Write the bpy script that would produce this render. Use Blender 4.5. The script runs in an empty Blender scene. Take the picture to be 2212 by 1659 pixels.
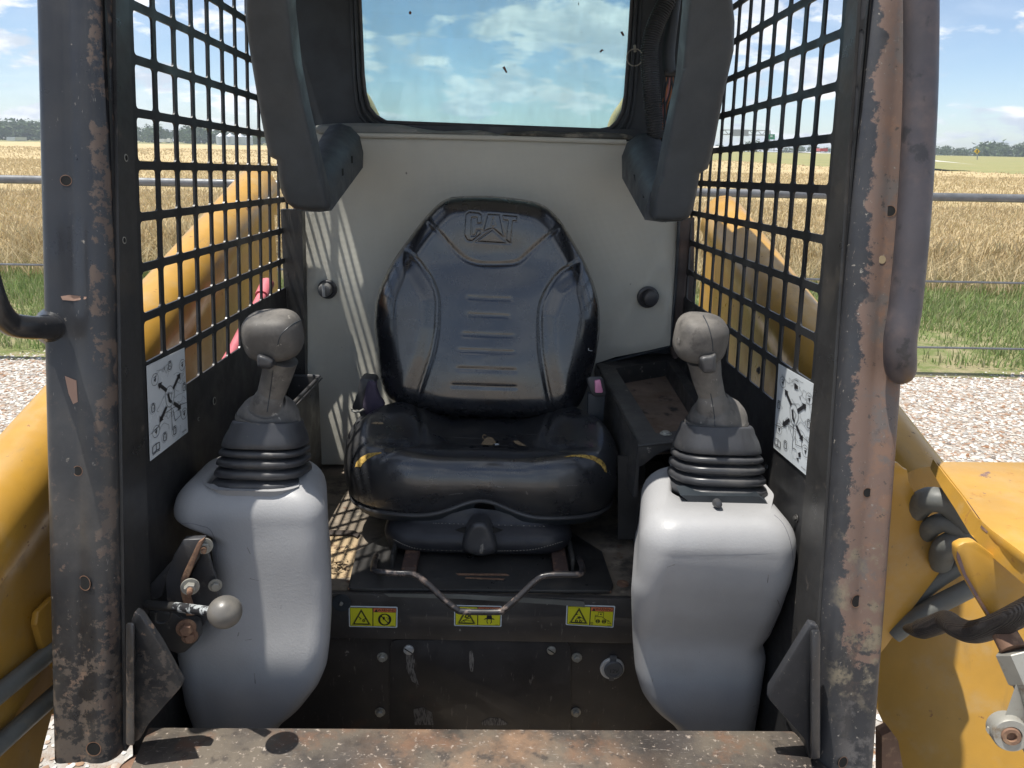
import bpy, bmesh, math, random
import numpy as np
from mathutils import Vector, Matrix
from mathutils.bvhtree import BVHTree
from mathutils.geometry import delaunay_2d_cdt
random.seed(7); RNG = np.random.default_rng(7)
S = bpy.context.scene
COL = S.collection
R = math.radians

# ---------------------------------------------------------------- camera, world, sun, exposure
FPX = 1609.0                       # focal length in units of a 2212 px wide frame
def cam_rot(pitch, yaw, roll):
    F = np.array([math.sin(yaw)*math.cos(pitch), math.cos(yaw)*math.cos(pitch), -math.sin(pitch)])
    A = np.array([math.cos(yaw), -math.sin(yaw), 0.0]); U = np.cross(A, F)
    Rr = A*math.cos(roll)+U*math.sin(roll); Uu = -A*math.sin(roll)+U*math.cos(roll)
    return Matrix(np.column_stack([Rr, Uu, -F]).tolist())
CAB = cam_rot(.2746, .0278, .0349)               # the camera as seen from the machine's own axes (the machine stands a little nose-up)
WLD = cam_rot(R(17.66), 0.0, R(1.1))             # the camera in the world
EYE = Vector((0, 0, 1.65))
MACH = Matrix.Translation(EYE) @ (WLD @ CAB.transposed()).to_4x4()   # machine axes -> world
cd = bpy.data.cameras.new('camera'); cam = bpy.data.objects.new('camera', cd); COL.objects.link(cam)
cam.matrix_world = Matrix.Translation(EYE) @ WLD.to_4x4()
cd.sensor_width = 36; cd.lens = 36*FPX/2212; cd.clip_start = .02; cd.clip_end = 6000
S.camera = cam
SUN_CAB = Vector((.27, .072, -1)).normalized()
SUN = (MACH.to_3x3() @ SUN_CAB).normalized()
sl = bpy.data.lights.new('sun', 'SUN'); sl.energy = 3.1; sl.angle = R(.53); sl.color = (1, .955, .88)
so = bpy.data.objects.new('sun', sl); COL.objects.link(so); so.location = (-3, -3, 8)
so.rotation_euler = (-SUN).to_track_quat('Z', 'Y').to_euler()
W = bpy.data.worlds.new('World'); S.world = W; W.use_nodes = True
nt = W.node_tree; nt.nodes.clear()
def wn(t, **k):
    n = nt.nodes.new(t)
    for a, b in k.items(): setattr(n, a, b)
    return n
sky = wn('ShaderNodeTexSky', sky_type='NISHITA', sun_disc=False)
sky.sun_elevation = math.asin(-SUN.z); sky.sun_rotation = math.atan2(-SUN.x, -SUN.y)
sky.air_density = .75; sky.dust_density = .25; sky.ozone_density = 1.6
tc = wn('ShaderNodeTexCoord'); sp = wn('ShaderNodeSeparateXYZ'); nt.links.new(tc.outputs['Generated'], sp.inputs[0])
def wm(op, a, b=None, clamp=False):
    n = wn('ShaderNodeMath', operation=op, use_clamp=clamp)
    for i, v in enumerate((a, b)):
        if v is None: continue
        if isinstance(v, (int, float)): n.inputs[i].default_value = v
        else: nt.links.new(v, n.inputs[i])
    return n.outputs[0]
zz = wm('MAXIMUM', sp.outputs[2], 0.0); den = wm('ADD', zz, .30)
cx = wm('DIVIDE', sp.outputs[0], den); cy = wm('DIVIDE', sp.outputs[1], den)
cv = wn('ShaderNodeCombineXYZ'); nt.links.new(cx, cv.inputs[0]); nt.links.new(wm('MULTIPLY', cy, 1.0), cv.inputs[1])
def wnoise(scale, off, detail=9, rough=.56, dist=.25):
    mp = wn('ShaderNodeMapping'); mp.inputs['Location'].default_value = off
    nt.links.new(cv.outputs[0], mp.inputs[0])
    n = wn('ShaderNodeTexNoise'); n.inputs['Scale'].default_value = scale; n.inputs['Detail'].default_value = detail
    n.inputs['Roughness'].default_value = rough; n.inputs['Distortion'].default_value = dist
    nt.links.new(mp.outputs[0], n.inputs[0]); return n.outputs[0]
def wramp(src, a, b):
    n = wn('ShaderNodeMapRange', interpolation_type='SMOOTHSTEP'); nt.links.new(src, n.inputs[0])
    n.inputs[1].default_value = a; n.inputs[2].default_value = b; return n.outputs[0]
n1 = wnoise(2.6, (4.3, 1.7, 0), 10, .55, .1); n2 = wnoise(8.5, (1.2, 7.7, 3))
cloud = wramp(wm('ADD', wm('MULTIPLY', n1, .72), wm('MULTIPLY', n2, .28)), .485, .56)
thin = wramp(wnoise(1.1, (9, 3, 1), 7), .42, .75)
mask = wm('MAXIMUM', cloud, wm('MULTIPLY', thin, .38))
shade = wramp(wnoise(5.5, (4.3, 1.95, 5), 8), .38, .62)
cc = wn('ShaderNodeMix', data_type='RGBA'); nt.links.new(shade, cc.inputs[0])
cc.inputs[6].default_value = (4.6, 5.2, 6.0, 1); cc.inputs[7].default_value = (7.6, 7.8, 8.1, 1)
mx = wn('ShaderNodeMix', data_type='RGBA'); nt.links.new(mask, mx.inputs[0])
nt.links.new(sky.outputs[0], mx.inputs[6]); nt.links.new(cc.outputs[2], mx.inputs[7])
bg = wn('ShaderNodeBackground'); bg.inputs[1].default_value = .071; nt.links.new(mx.outputs[2], bg.inputs[0])
wo = wn('ShaderNodeOutputWorld'); nt.links.new(bg.outputs[0], wo.inputs[0])
S.view_settings.view_transform = 'Standard'; S.view_settings.look = 'None'
S.view_settings.gamma = 1; S.view_settings.exposure = 1.12
S.view_settings.use_curve_mapping = False
S.cycles.max_bounces = 8; S.cycles.diffuse_bounces = 4; S.cycles.glossy_bounces = 3; S.cycles.transparent_max_bounces = 12
S.cycles.sample_clamp_indirect = 6; S.cycles.use_denoising = True

# ---------------------------------------------------------------- helpers: rays, objects, shapes
CT = np.array(CAB); WT = np.array(WLD)
def _ray(u, v, T): return Vector((T @ np.array([(u-1106)/FPX, -(v-829.5)/FPX, -1.0])).tolist())
def PX(u, v, X): r = _ray(u, v, CT); return r*(X/r.x)
def PY(u, v, Y): r = _ray(u, v, CT); return r*(Y/r.y)
def PZ(u, v, Z): r = _ray(u, v, CT); return r*(Z/r.z)
def WY(u, v, Y): r = _ray(u, v, WT); return EYE + r*(Y/r.y)
def WZ(u, v, Z): r = _ray(u, v, WT); return EYE + r*((Z-EYE.z)/r.z)

ORG = {}; MACHINE = []
def setp(o, label=None, cat=None, group=None, kind=None):
    if label: o['label'] = label
    if cat: o['category'] = cat
    if group: o['group'] = group
    if kind: o['kind'] = kind
    return o
def thing(name, label, cat, loc=(0, 0, 0), group=None, machine=True):
    o = bpy.data.objects.new(name, None); COL.objects.link(o); o.location = Vector(loc); o.empty_display_size = .05
    ORG[o.name] = Vector(loc); setp(o, label, cat, group)
    if machine: MACHINE.append(o)
    return o
def fin(bm, name, m, parent=None, bev=0, seg=2, smooth=40, top=None, machine=True, recalc=True):
    """link a bmesh (given in machine or world coordinates) as ONE mesh object"""
    if recalc: bmesh.ops.recalc_face_normals(bm, faces=bm.faces)
    if bev:
        bm.normal_update()
        ed = [e for e in bm.edges if len(e.link_faces) == 2 and e.calc_face_angle(0) > R(28)]
        if ed: bmesh.ops.bevel(bm, geom=ed, offset=bev, segments=seg, affect='EDGES', clamp_overlap=True, profile=.5)
    if smooth:
        bm.normal_update()
        for f in bm.faces: f.smooth = True
        for e in bm.edges:
            if len(e.link_faces) != 2 or e.calc_face_angle(0) > R(smooth): e.smooth = False
    if parent is not None: org = ORG[parent.name]
    else: org = Vector(top) if top is not None else Vector((0, 0, 0))
    for v in bm.verts: v.co -= org
    me = bpy.data.meshes.new(name); bm.to_mesh(me); bm.free()
    me.materials.append(m)
    o = bpy.data.objects.new(name, me); COL.objects.link(o)
    if parent is not None: o.parent = parent
    else:
        o.location = org
        if machine: MACHINE.append(o)
    ORG[o.name] = org
    return o
def raw(name, co, faces, m, parent=None, smooth=False, top=(0, 0, 0), machine=True):
    org = ORG[parent.name] if parent is not None else Vector(top)
    co = np.asarray(co, dtype=np.float32) - np.array(org, dtype=np.float32)
    faces = np.asarray(faces, dtype=np.int32); k = faces.shape[1]
    me = bpy.data.meshes.new(name); me.vertices.add(len(co)); me.vertices.foreach_set('co', co.ravel())
    me.loops.add(faces.size); me.loops.foreach_set('vertex_index', faces.ravel())
    me.polygons.add(len(faces)); me.polygons.foreach_set('loop_start', np.arange(0, faces.size, k, dtype=np.int32))
    me.polygons.foreach_set('loop_total', np.full(len(faces), k, dtype=np.int32))
    if smooth: me.polygons.foreach_set('use_smooth', np.ones(len(faces), dtype=bool))
    me.update(calc_edges=True); me.validate()
    me.materials.append(m)
    o = bpy.data.objects.new(name, me); COL.objects.link(o)
    if parent is not None: o.parent = parent
    else:
        o.location = org
        if machine: MACHINE.append(o)
    ORG[o.name] = org
    return o
def copy_part(o, parent, delta):
    c = o.copy(); COL.objects.link(c); c.parent = parent; c.location = o.location + Vector(delta)
    ORG[c.name] = ORG[o.name]
    for ch in o.children:
        g = ch.copy(); COL.objects.link(g); g.parent = c; ORG[g.name] = ORG[o.name]
    return c
NB = bmesh.new
def prism(poly, ext, bm=None):
    bm = bm or NB(); ext = Vector(ext)
    a = [bm.verts.new(Vector(p)) for p in poly]; b = [bm.verts.new(Vector(p)+ext) for p in poly]; n = len(a)
    bm.faces.new(a); bm.faces.new(b[::-1])
    for i in range(n): bm.faces.new((a[i], b[i], b[(i+1) % n], a[(i+1) % n]))
    return bm
def box(x0, x1, y0, y1, z0, z1, bm=None):
    return prism([(x0, y0, z0), (x1, y0, z0), (x1, y1, z0), (x0, y1, z0)], (0, 0, z1-z0), bm)
def loft(rings, bm=None, cap=True, closed=True):
    bm = bm or NB(); vs = [[bm.verts.new(Vector(p)) for p in r] for r in rings]; n = len(vs[0])
    for a, b in zip(vs, vs[1:]):
        for i in range(n if closed else n-1):
            j = (i+1) % n; bm.faces.new((a[i], a[j], b[j], b[i]))
    if cap: bm.faces.new(vs[0][::-1]); bm.faces.new(vs[-1])
    return bm
def cr(pts, k=6, closed=False):
    P = [Vector(p) for p in pts]; n = len(P); out = []
    for i in range(n if closed else n-1):
        g = (lambda j: P[j % n]) if closed else (lambda j: P[max(0, min(n-1, j))])
        a, b, c, d = g(i-1), g(i), g(i+1), g(i+2)
        for s in range(k):
            t = s/k; out.append(.5*((2*b)+(c-a)*t+(2*a-5*b+4*c-d)*t*t+(3*b-a-3*c+d)*t**3))
    if not closed: out.append(P[-1])
    return out
def tube(pts, r, n=12, bm=None, cap=True):
    pts = [Vector(p) for p in pts]; rs = r if isinstance(r, (list, tuple)) else [r]*len(pts)
    rings = []; prev = None
    for i, p in enumerate(pts):
        t = (pts[min(i+1, len(pts)-1)]-pts[max(i-1, 0)]).normalized()
        if prev is None: nrm = t.orthogonal().normalized()
        else: nrm = (prev - t*prev.dot(t)).normalized()
        prev = nrm; bn = t.cross(nrm)
        rings.append([p+(nrm*math.cos(a)+bn*math.sin(a))*rs[i] for a in (2*math.pi*k/n for k in range(n))])
    return loft(rings, bm, cap)
def lathe(c, axis, prof, n=24, bm=None, cap=True, ecc=1.0, ref=None):
    c = Vector(c); ax = Vector(axis).normalized()
    a = (Vector(ref) - ax*Vector(ref).dot(ax)).normalized() if ref else ax.orthogonal().normalized(); b = ax.cross(a)
    return loft([[c+ax*h+(a*math.cos(t)+b*math.sin(t)*ecc)*r for t in (2*math.pi*k/n for k in range(n))] for h, r in prof], bm, cap)
def hexbolt(c, axis, r=.006, h=.006, bm=None, washer=True):
    bm = bm or NB(); ax = Vector(axis).normalized()
    if washer: lathe(c, ax, [(0, r*1.55), (r*.25, r*1.5)], 20, bm)
    lathe(Vector(c)+ax*(r*.25 if washer else 0), ax, [(0, r), (h*.85, r), (h, r*.82)], 6, bm)
    return bm
def rrect(cx, cy, hx, hy, r, k=4):
    out = []
    for sx, sy, a0 in ((1, 1, 0), (-1, 1, 90), (-1, -1, 180), (1, -1, 270)):
        for i in range(k+1):
            a = R(a0+90*i/k); out.append((cx+sx*(hx-r)+r*math.cos(a), cy+sy*(hy-r)+r*math.sin(a)))
    return out
def sstep(a, b, x):
    t = np.clip((np.asarray(x, float)-a)/(b-a), 0, 1); return t*t*(3-2*t)
def seg_dist(P, poly, closed=False):
    P = np.asarray(P, float); Q = np.asarray(poly, float); best = np.full(len(P), 1e9)
    m = len(Q) if closed else len(Q)-1
    for i in range(m):
        a = Q[i]; b = Q[(i+1) % len(Q)]; d = b-a; L = d@d+1e-12
        t = np.clip(((P-a)@d)/L, 0, 1); best = np.minimum(best, np.hypot(*(P-(a+t[:, None]*d)).T))
    return best
def inside(P, poly):
    P = np.asarray(P, float); Q = np.asarray(poly, float); r = np.zeros(len(P), bool); j = len(Q)-1
    for i in range(len(Q)):
        xi, yi = Q[i]; xj, yj = Q[j]
        c = ((yi > P[:, 1]) != (yj > P[:, 1])) & (P[:, 0] < (xj-xi)*(P[:, 1]-yi)/(yj-yi+1e-12)+xi)
        r ^= c; j = i
    return r
def grid2(outline, step, extra=None):
    """triangulate the inside of a 2-D outline with a regular grid of inner points; returns pts, tris, boundary count"""
    O = np.asarray(outline, float); x0, y0 = O.min(0); x1, y1 = O.max(0)
    gx, gy = np.meshgrid(np.arange(x0, x1, step), np.arange(y0, y1, step*.866)); gx = gx+(np.arange(gx.shape[0]) % 2)[:, None]*step*.5
    G = np.column_stack([gx.ravel(), gy.ravel()])
    if extra is not None:
        (ax, ay, bx, by), st = extra
        G = G[~((G[:, 0] > ax) & (G[:, 0] < bx) & (G[:, 1] > ay) & (G[:, 1] < by))]
        ex, ey = np.meshgrid(np.arange(ax, bx, st), np.arange(ay, by, st)); G = np.vstack([G, np.column_stack([ex.ravel(), ey.ravel()])])
    G = G[inside(G, O)]; G = G[seg_dist(G, O, True) > step*.45]
    n = len(O); pts = [Vector(p) for p in O.tolist()]+[Vector(p) for p in G.tolist()]
    V, _, F, *_ = delaunay_2d_cdt(pts, [(i, (i+1) % n) for i in range(n)], [list(range(n))], 1, 1e-6)
    V = np.array([tuple(p) for p in V]); F = [tuple(f) for f in F if len(f) == 3]
    return V, F
def inflate(outline, step, Yf, Rr, T, back, disp=None, extra=None, smooth_out=4):
    """cushion-like solid whose outline is traced on a surface of depth Yf(u,v); real thickness `back`"""
    O = [tuple(p)[:2] for p in cr([(a, b, 0) for a, b in outline], smooth_out, True)] if smooth_out else outline
    V, F = grid2(O, step, extra)
    d = seg_dist(V, O, True)
    k = np.clip(d/Rr, 0, 1); h = T*np.sqrt(np.clip(1-(1-k)**2, 0, 1))
    if disp is not None: h = h+disp(V, d)
    bm = NB(); vs = [bm.verts.new(PY(p[0], p[1], Yf(p[0], p[1])-hh)) for p, hh in zip(V, h)]
    for f in F:
        try: bm.faces.new([vs[i] for i in f])
        except ValueError: pass
    be = [e for e in bm.edges if len(e.link_faces) == 1]
    ret = bmesh.ops.extrude_edge_only(bm, edges=be)
    nv = [g for g in ret['geom'] if isinstance(g, bmesh.types.BMVert)]
    c = sum((v.co for v in nv), Vector())/len(nv)
    for v in nv: v.co = Vector((c.x+(v.co.x-c.x)*.97, v.co.y+back, c.z+(v.co.z-c.z)*.97))
    bmesh.ops.edgeloop_fill(bm, edges=[g for g in ret['geom'] if isinstance(g, bmesh.types.BMEdge)])
    return bm
def bvh_of(o):
    me = o.data; off = ORG[o.name]
    return BVHTree.FromPolygons([v.co+off for v in me.vertices], [tuple(p.vertices) for p in me.polygons])
def on_surface(bvh, poly, name, m, parent, off=.0008, step=6, dome=0):
    V, F = grid2(poly, step); bm = NB(); vs = []; d = seg_dist(V, poly, True)
    for p, dd in zip(V, d):
        r = _ray(p[0], p[1], CT).normalized(); h, nn, i, dist = bvh.ray_cast(Vector((0, 0, 0)), r, 10)
        if h is None: h = r
        vs.append(bm.verts.new(h - r*(off+dome*min(dd, 6)/6)))
    for f in F: bm.faces.new([vs[i] for i in f])
    return fin(bm, name, m, parent, recalc=False)
def on_line(bvh, poly, r, name, m, parent, sink=.3, k=6):
    pts = []
    for p in cr([(a, b, 0) for a, b in poly], k):
        q = _ray(p[0], p[1], CT).normalized(); h, *_ = bvh.ray_cast(Vector((0, 0, 0)), q, 10)
        if h is not None: pts.append(h + q*r*sink)
    if len(pts) < 2: return None
    return fin(tube(pts, r, 6), name, m, parent)
def text_tris(s, bold=0.0):
    cu = bpy.data.curves.new('t', 'FONT'); cu.body = s; cu.align_x = 'CENTER'; cu.align_y = 'CENTER'; cu.offset = bold; cu.resolution_u = 3
    ob = bpy.data.objects.new('t', cu); COL.objects.link(ob); dg = bpy.context.evaluated_depsgraph_get(); dg.update()
    me = ob.evaluated_get(dg).to_mesh(); me.calc_loop_triangles()
    V = [tuple(v.co) for v in me.vertices]; T = [tuple(t.vertices) for t in me.loop_triangles]
    ob.evaluated_get(dg).to_mesh_clear(); bpy.data.objects.remove(ob); bpy.data.curves.remove(cu)
    return V, T
class Art:
    """flat print laid on a surface: f(s,t) gives the 3-D point"""
    def __init__(s, f): s.f = f; s.bm = NB()
    def poly(s, pts):
        vs = [s.bm.verts.new(s.f(*p)) for p in pts]
        try: s.bm.faces.new(vs)
        except ValueError: pass
        return s
    def line(s, pts, w, closed=False, asp=1.0):
        n = len(pts)
        for i in range(n if closed else n-1):
            a = pts[i]; b = pts[(i+1) % n]; dx = (b[0]-a[0])*asp; dy = b[1]-a[1]; L = math.hypot(dx, dy) or 1
            nx, ny = -dy/L*w/2/asp, dx/L*w/2; ex, ey = dx/L*w/3/asp, dy/L*w/3
            s.poly([(a[0]+nx-ex, a[1]+ny-ey), (b[0]+nx+ex, b[1]+ny+ey), (b[0]-nx+ex, b[1]-ny+ey), (a[0]-nx-ex, a[1]-ny-ey)])
        return s
    def ring(s, c, rx, ry, w, n=20): return s.line([(c[0]+rx*math.cos(2*math.pi*k/n), c[1]+ry*math.sin(2*math.pi*k/n)) for k in range(n)], w, True)
    def text(s, t, c, h, asp=1.0, bold=0.0):
        V, T = text_tris(t, bold); vs = [s.bm.verts.new(s.f(c[0]+v[0]*h/asp, c[1]+v[1]*h)) for v in V]
        for q in T:
            try: s.bm.faces.new([vs[i] for i in q])
            except ValueError: pass
        return s
    def done(s, name, m, parent): return fin(s.bm, name, m, parent, smooth=0, recalc=False)

# ---------------------------------------------------------------- materials
MO = Vector((0, 1.2, -1.0))          # origin of the cab's own coordinates
def mat(name, base, rough=.5, metal=0., layers=(), bumps=(), spec=.5, coat=0., off=(0, 0, 0), rvar=.12, cvar=.12, vscale=9, trans=0):
    m = bpy.data.materials.new(name); m.use_nodes = True; t = m.node_tree; N = t.nodes; L = t.links
    p = N['Principled BSDF']; tcn = N.new('ShaderNodeTexCoord'); src = tcn.outputs['Object']
    def noise(scale, detail=8, rg=.6, stretch=None, seed=0, dist=0.):
        mp = N.new('ShaderNodeMapping'); mp.inputs['Location'].default_value = (seed*3.1+.7, seed*1.7, seed*5.3)
        if stretch: mp.inputs['Scale'].default_value = stretch
        L.new(src, mp.inputs[0]); n = N.new('ShaderNodeTexNoise'); n.inputs['Scale'].default_value = scale
        n.inputs['Detail'].default_value = detail; n.inputs['Roughness'].default_value = rg; n.inputs['Distortion'].default_value = dist
        L.new(mp.outputs[0], n.inputs[0]); return n.outputs[0]
    def ramp(s, a, b, c=0., d=1.):
        n = N.new('ShaderNodeMapRange'); n.interpolation_type = 'SMOOTHSTEP'; L.new(s, n.inputs[0])
        n.inputs[1].default_value = a; n.inputs[2].default_value = b; n.inputs[3].default_value = c; n.inputs[4].default_value = d; return n.outputs[0]
    def mul(a, b):
        n = N.new('ShaderNodeMath'); n.operation = 'MULTIPLY'; L.new(a, n.inputs[0])
        if isinstance(b, (int, float)): n.inputs[1].default_value = b
        else: L.new(b, n.inputs[1])
        return n.outputs[0]
    hsv = N.new('ShaderNodeHueSaturation'); hsv.inputs['Color'].default_value = (*base, 1)
    L.new(ramp(noise(vscale, 6), .25, .75, 1-cvar*2, 1+cvar*2), hsv.inputs['Value']); col = hsv.outputs[0]
    rv = ramp(noise(vscale*2.3, 7, seed=3), .3, .7, max(rough-rvar, .03), min(rough+rvar, 1))
    for i, l in enumerate(layers):
        nz = noise(l.get('s', 20), l.get('d', 10), l.get('r', .65), l.get('st'), l.get('seed', i+5), l.get('dist', 0)); mk = l.get('mk')
        if mk:
            f = N.new('ShaderNodeValue').outputs[0]; f.default_value = 1.
        else: f = mul(ramp(nz, l['lo'], l['hi']), l.get('a', 1.))
        for ax, a, b in l.get('mask', ()):
            sx = N.new('ShaderNodeSeparateXYZ'); L.new(src, sx.inputs[0]); k = 'xyz'.index(ax)
            o_ = off[k]
            lo, hi = (a-o_, b-o_)
            if lo < hi: f = mul(f, ramp(sx.outputs[k], lo, hi))
            else: f = mul(f, ramp(sx.outputs[k], hi, lo, 1., 0.))
        if mk:
            q = N.new('ShaderNodeMath'); q.operation = 'MULTIPLY_ADD'; L.new(f, q.inputs[0]); q.inputs[1].default_value = mk; L.new(nz, q.inputs[2])
            f = mul(ramp(q.outputs[0], l['lo']+mk, l['hi']+mk), l.get('a', 1.))
        mxn = N.new('ShaderNodeMix'); mxn.data_type = 'RGBA'; L.new(f, mxn.inputs[0]); L.new(col, mxn.inputs[6]); mxn.inputs[7].default_value = (*l['c'], 1); col = mxn.outputs[2]
        if 'rg' in l:
            q = N.new('ShaderNodeMix'); L.new(f, q.inputs[0]); L.new(rv, q.inputs[2]); q.inputs[3].default_value = l['rg']; rv = q.outputs[0]
    L.new(col, p.inputs['Base Color']); L.new(rv, p.inputs['Roughness'])
    p.inputs['Metallic'].default_value = metal; p.inputs['Specular IOR Level'].default_value = spec
    if coat: p.inputs['Coat Weight'].default_value = coat; p.inputs['Coat Roughness'].default_value = .12
    prev = None
    for i, b in enumerate(bumps):
        bn = N.new('ShaderNodeBump'); bn.inputs['Strength'].default_value = b[1]; bn.inputs['Distance'].default_value = b[2] if len(b) > 2 else .002
        L.new(noise(b[0], 4, seed=i+20, stretch=b[3] if len(b) > 3 else None), bn.inputs['Height'])
        if prev: L.new(prev, bn.inputs['Normal'])
        prev = bn.outputs[0]
    if prev: L.new(prev, p.inputs['Normal'])
    return m
RUST = (.20, .105, .062); DUST = (.30, .25, .19); PINK = (.27, .165, .125)
O3 = tuple(MO)
m_post_l = mat('post_paint_left', (.023, .024, .027), .38, layers=[
    dict(c=(.10, .072, .056), s=40, lo=.50, hi=.54, r=.72, mk=.4, rg=.7, mask=[('x', -.500, -.478), ('x', -.452, -.466)]), dict(c=(.20, .19, .17), s=45, st=(8, 8, .8), lo=.66, hi=.69, a=.6, rg=.6),
    dict(c=(.11, .086, .068), s=44, lo=.50, hi=.54, r=.74, mk=.3, a=.8, rg=.75, mask=[('z', -.35, -.66)]),
    dict(c=(.18, .12, .085), s=75, lo=.60, hi=.65, a=.8, rg=.75, mask=[('z', -.2, -.6)]),
    dict(c=(.22, .20, .17), s=90, lo=.66, hi=.72, rg=.6),
    dict(c=(.13, .12, .105), s=7, lo=.45, hi=.8, a=.6, rg=.6, mask=[('z', .0, -.6)])],
    bumps=[(60, .15, .002), (300, .1, .0006)], off=O3, coat=.15)
m_post_r = mat('post_paint_right', (.035, .036, .040), .42, layers=[
    dict(c=(.16, .108, .086), s=26, lo=.30, hi=.35, r=.72, d=12, mk=.55, rg=.62, mask=[('x', .418, .474), ('z', -.70, -.5)]),
    dict(c=(.21, .125, .085), s=24, lo=.53, hi=.60, a=.7, r=.72, rg=.7, mask=[('x', .45, .48), ('z', -.66, -.5)]),
    dict(c=(.12, .112, .108), s=16, lo=.50, hi=.60, r=.72, a=.8, rg=.6, mask=[('x', .45, .48)]), dict(c=(.24, .20, .16), s=45, st=(8, 8, .8), lo=.64, hi=.68, a=.6, rg=.6),
    dict(c=(.20, .17, .12), s=30, lo=.5, hi=.63, rg=.75, mask=[('x', .435, .46), ('z', -.35, -.45), ('z', -.68, -.60)]),
    dict(c=(.05, .048, .045), s=110, lo=.60, hi=.66, rg=.5, a=.8), dict(c=(.05, .05, .052), s=22, lo=.63, hi=.69, rg=.5, a=.6),
    dict(c=(.24, .22, .19), s=150, lo=.64, hi=.68, rg=.6)],
    bumps=[(70, .2, .002), (320, .15, .0006)], off=O3)
m_black = mat('black_sheet_paint', (.034, .033, .032), .38, layers=[
    dict(c=(.075, .065, .052), s=14, lo=.5, hi=.75, a=.6, rg=.65), dict(c=(.22, .20, .17), s=70, lo=.68, hi=.73, rg=.7, a=.8),
    dict(c=(.12, .10, .085), s=40, lo=.60, hi=.72, st=(6, 1, 1), a=.6, rg=.6)], bumps=[(90, .12, .001)], off=O3)
m_screen = mat('screen_paint', (.022, .022, .023), .45, layers=[
    dict(c=(.10, .09, .08), s=16, lo=.56, hi=.8, a=.6, rg=.7), dict(c=(.17, .15, .13), s=90, lo=.66, hi=.72, rg=.7)], bumps=[(120, .1, .001)])
m_dark = mat('dark_frame_paint', (.022, .028, .034), .55, layers=[dict(c=(.05, .045, .04), s=18, lo=.55, hi=.8, a=.6)], bumps=[(50, .1, .001)])
m_riser = mat('riser_paint', (.048, .043, .040), .40, layers=[
    dict(c=(.085, .075, .062), s=9, lo=.5, hi=.8, a=.65, rg=.6), dict(c=(.26, .24, .21), s=75, lo=.665, hi=.70, rg=.7, a=.85),
    dict(c=(.16, .145, .125), s=30, lo=.62, hi=.68, st=(5, 1, 1), a=.7, rg=.7), dict(c=(.10, .055, .035), s=13, lo=.55, hi=.75, a=.8, rg=.7, mask=[('z', -.83, -.95)])],
    bumps=[(60, .15, .001), (260, .1, .0005)], off=O3)
m_floor = mat('worn_floor_steel', (.20, .165, .125), .62, layers=[
    dict(c=(.055, .048, .040), s=8, lo=.48, hi=.62, rg=.7), dict(c=(.34, .29, .22), s=22, lo=.55, hi=.72, a=.9, rg=.85), dict(c=(.14, .075, .045), s=15, lo=.58, hi=.68, rg=.8)],
    bumps=[(40, .3, .002), (200, .2, .001)])
m_sill = mat('rusty_sill_steel', (.060, .052, .047), .48, metal=.1, layers=[
    dict(c=(.25, .155, .095), s=7, lo=.40, hi=.60, d=12, rg=.75, mask=[('x', -.21, -.03), ('x', .27, .08)]),
    dict(c=(.15, .125, .095), s=8, lo=.40, hi=.64, d=14, rg=.7, a=.75),
    dict(c=(.16, .085, .05), s=16, lo=.52, hi=.68, rg=.8, a=.7, d=14), dict(c=(.05, .042, .038), s=34, lo=.55, hi=.66, rg=.6, a=.8, d=14),
    dict(c=(.36, .30, .25), s=120, lo=.58, hi=.66, rg=.8, a=.8), dict(c=(.42, .39, .35), s=18, lo=.655, hi=.69, dist=2.5, rg=.8, a=.8, d=15), dict(c=(.34, .31, .28), s=55, st=(1, 9, 1), lo=.62, hi=.68, rg=.7, a=.6),
    dict(c=(.5, .36, .10), s=60, lo=.70, hi=.72, seed=31)],
    bumps=[(30, .3, .003), (140, .35, .0015)], off=O3, cvar=.2)
m_vinyl = mat('black_vinyl', (.010, .011, .014), .26, spec=.9, coat=.6, layers=[dict(c=(.035, .034, .033), s=11, lo=.55, hi=.85, a=.4, rg=.45)],
    bumps=[(900, .07, .0004), (24, .05, .003)], rvar=.06)
m_cush = mat('worn_black_vinyl', (.022, .023, .026), .33, spec=.8, coat=.5, layers=[
    dict(c=(.065, .060, .052), s=9, lo=.48, hi=.78, a=.6, rg=.5), dict(c=(.10, .095, .085), s=30, st=(1, 7, 7), lo=.64, hi=.70, a=.5, rg=.6), dict(c=(.22, .2, .17), s=120, lo=.70, hi=.74, a=.8)],
    bumps=[(700, .09, .0005), (18, .14, .003), (55, .16, .0022, (1, 2.5, 2.5))], rvar=.10)
m_seam = mat('vinyl_seam', (.05, .05, .052), .5)
m_foam = mat('torn_yellow_foam', (.52, .34, .08), .95, layers=[dict(c=(.20, .11, .03), s=160, lo=.45, hi=.65), dict(c=(.65, .50, .22), s=90, lo=.6, hi=.7)], bumps=[(220, .8, .003)])
m_felt = mat('torn_tan_lining', (.30, .22, .13), .95, layers=[dict(c=(.12, .08, .05), s=120, lo=.5, hi=.65)], bumps=[(200, .8, .003)])
m_rubber = mat('grey_rubber', (.046, .047, .051), .42, layers=[
    dict(c=(.16, .15, .135), s=12, lo=.5, hi=.75, a=.55, rg=.75), dict(c=(.2, .19, .17), s=80, lo=.64, hi=.72, a=.6, rg=.8)], bumps=[(350, .12, .0006)])
m_grip = mat('dusty_grip_plastic', (.082, .076, .069), .62, layers=[
    dict(c=(.18, .165, .145), s=13, lo=.42, hi=.66, a=.85, rg=.8), dict(c=(.05, .045, .04), s=34, lo=.58, hi=.68, a=.6), dict(c=(.40, .37, .32), s=70, lo=.63, hi=.69, a=.7)],
    bumps=[(160, .2, .001), (600, .15, .0005)])
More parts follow.
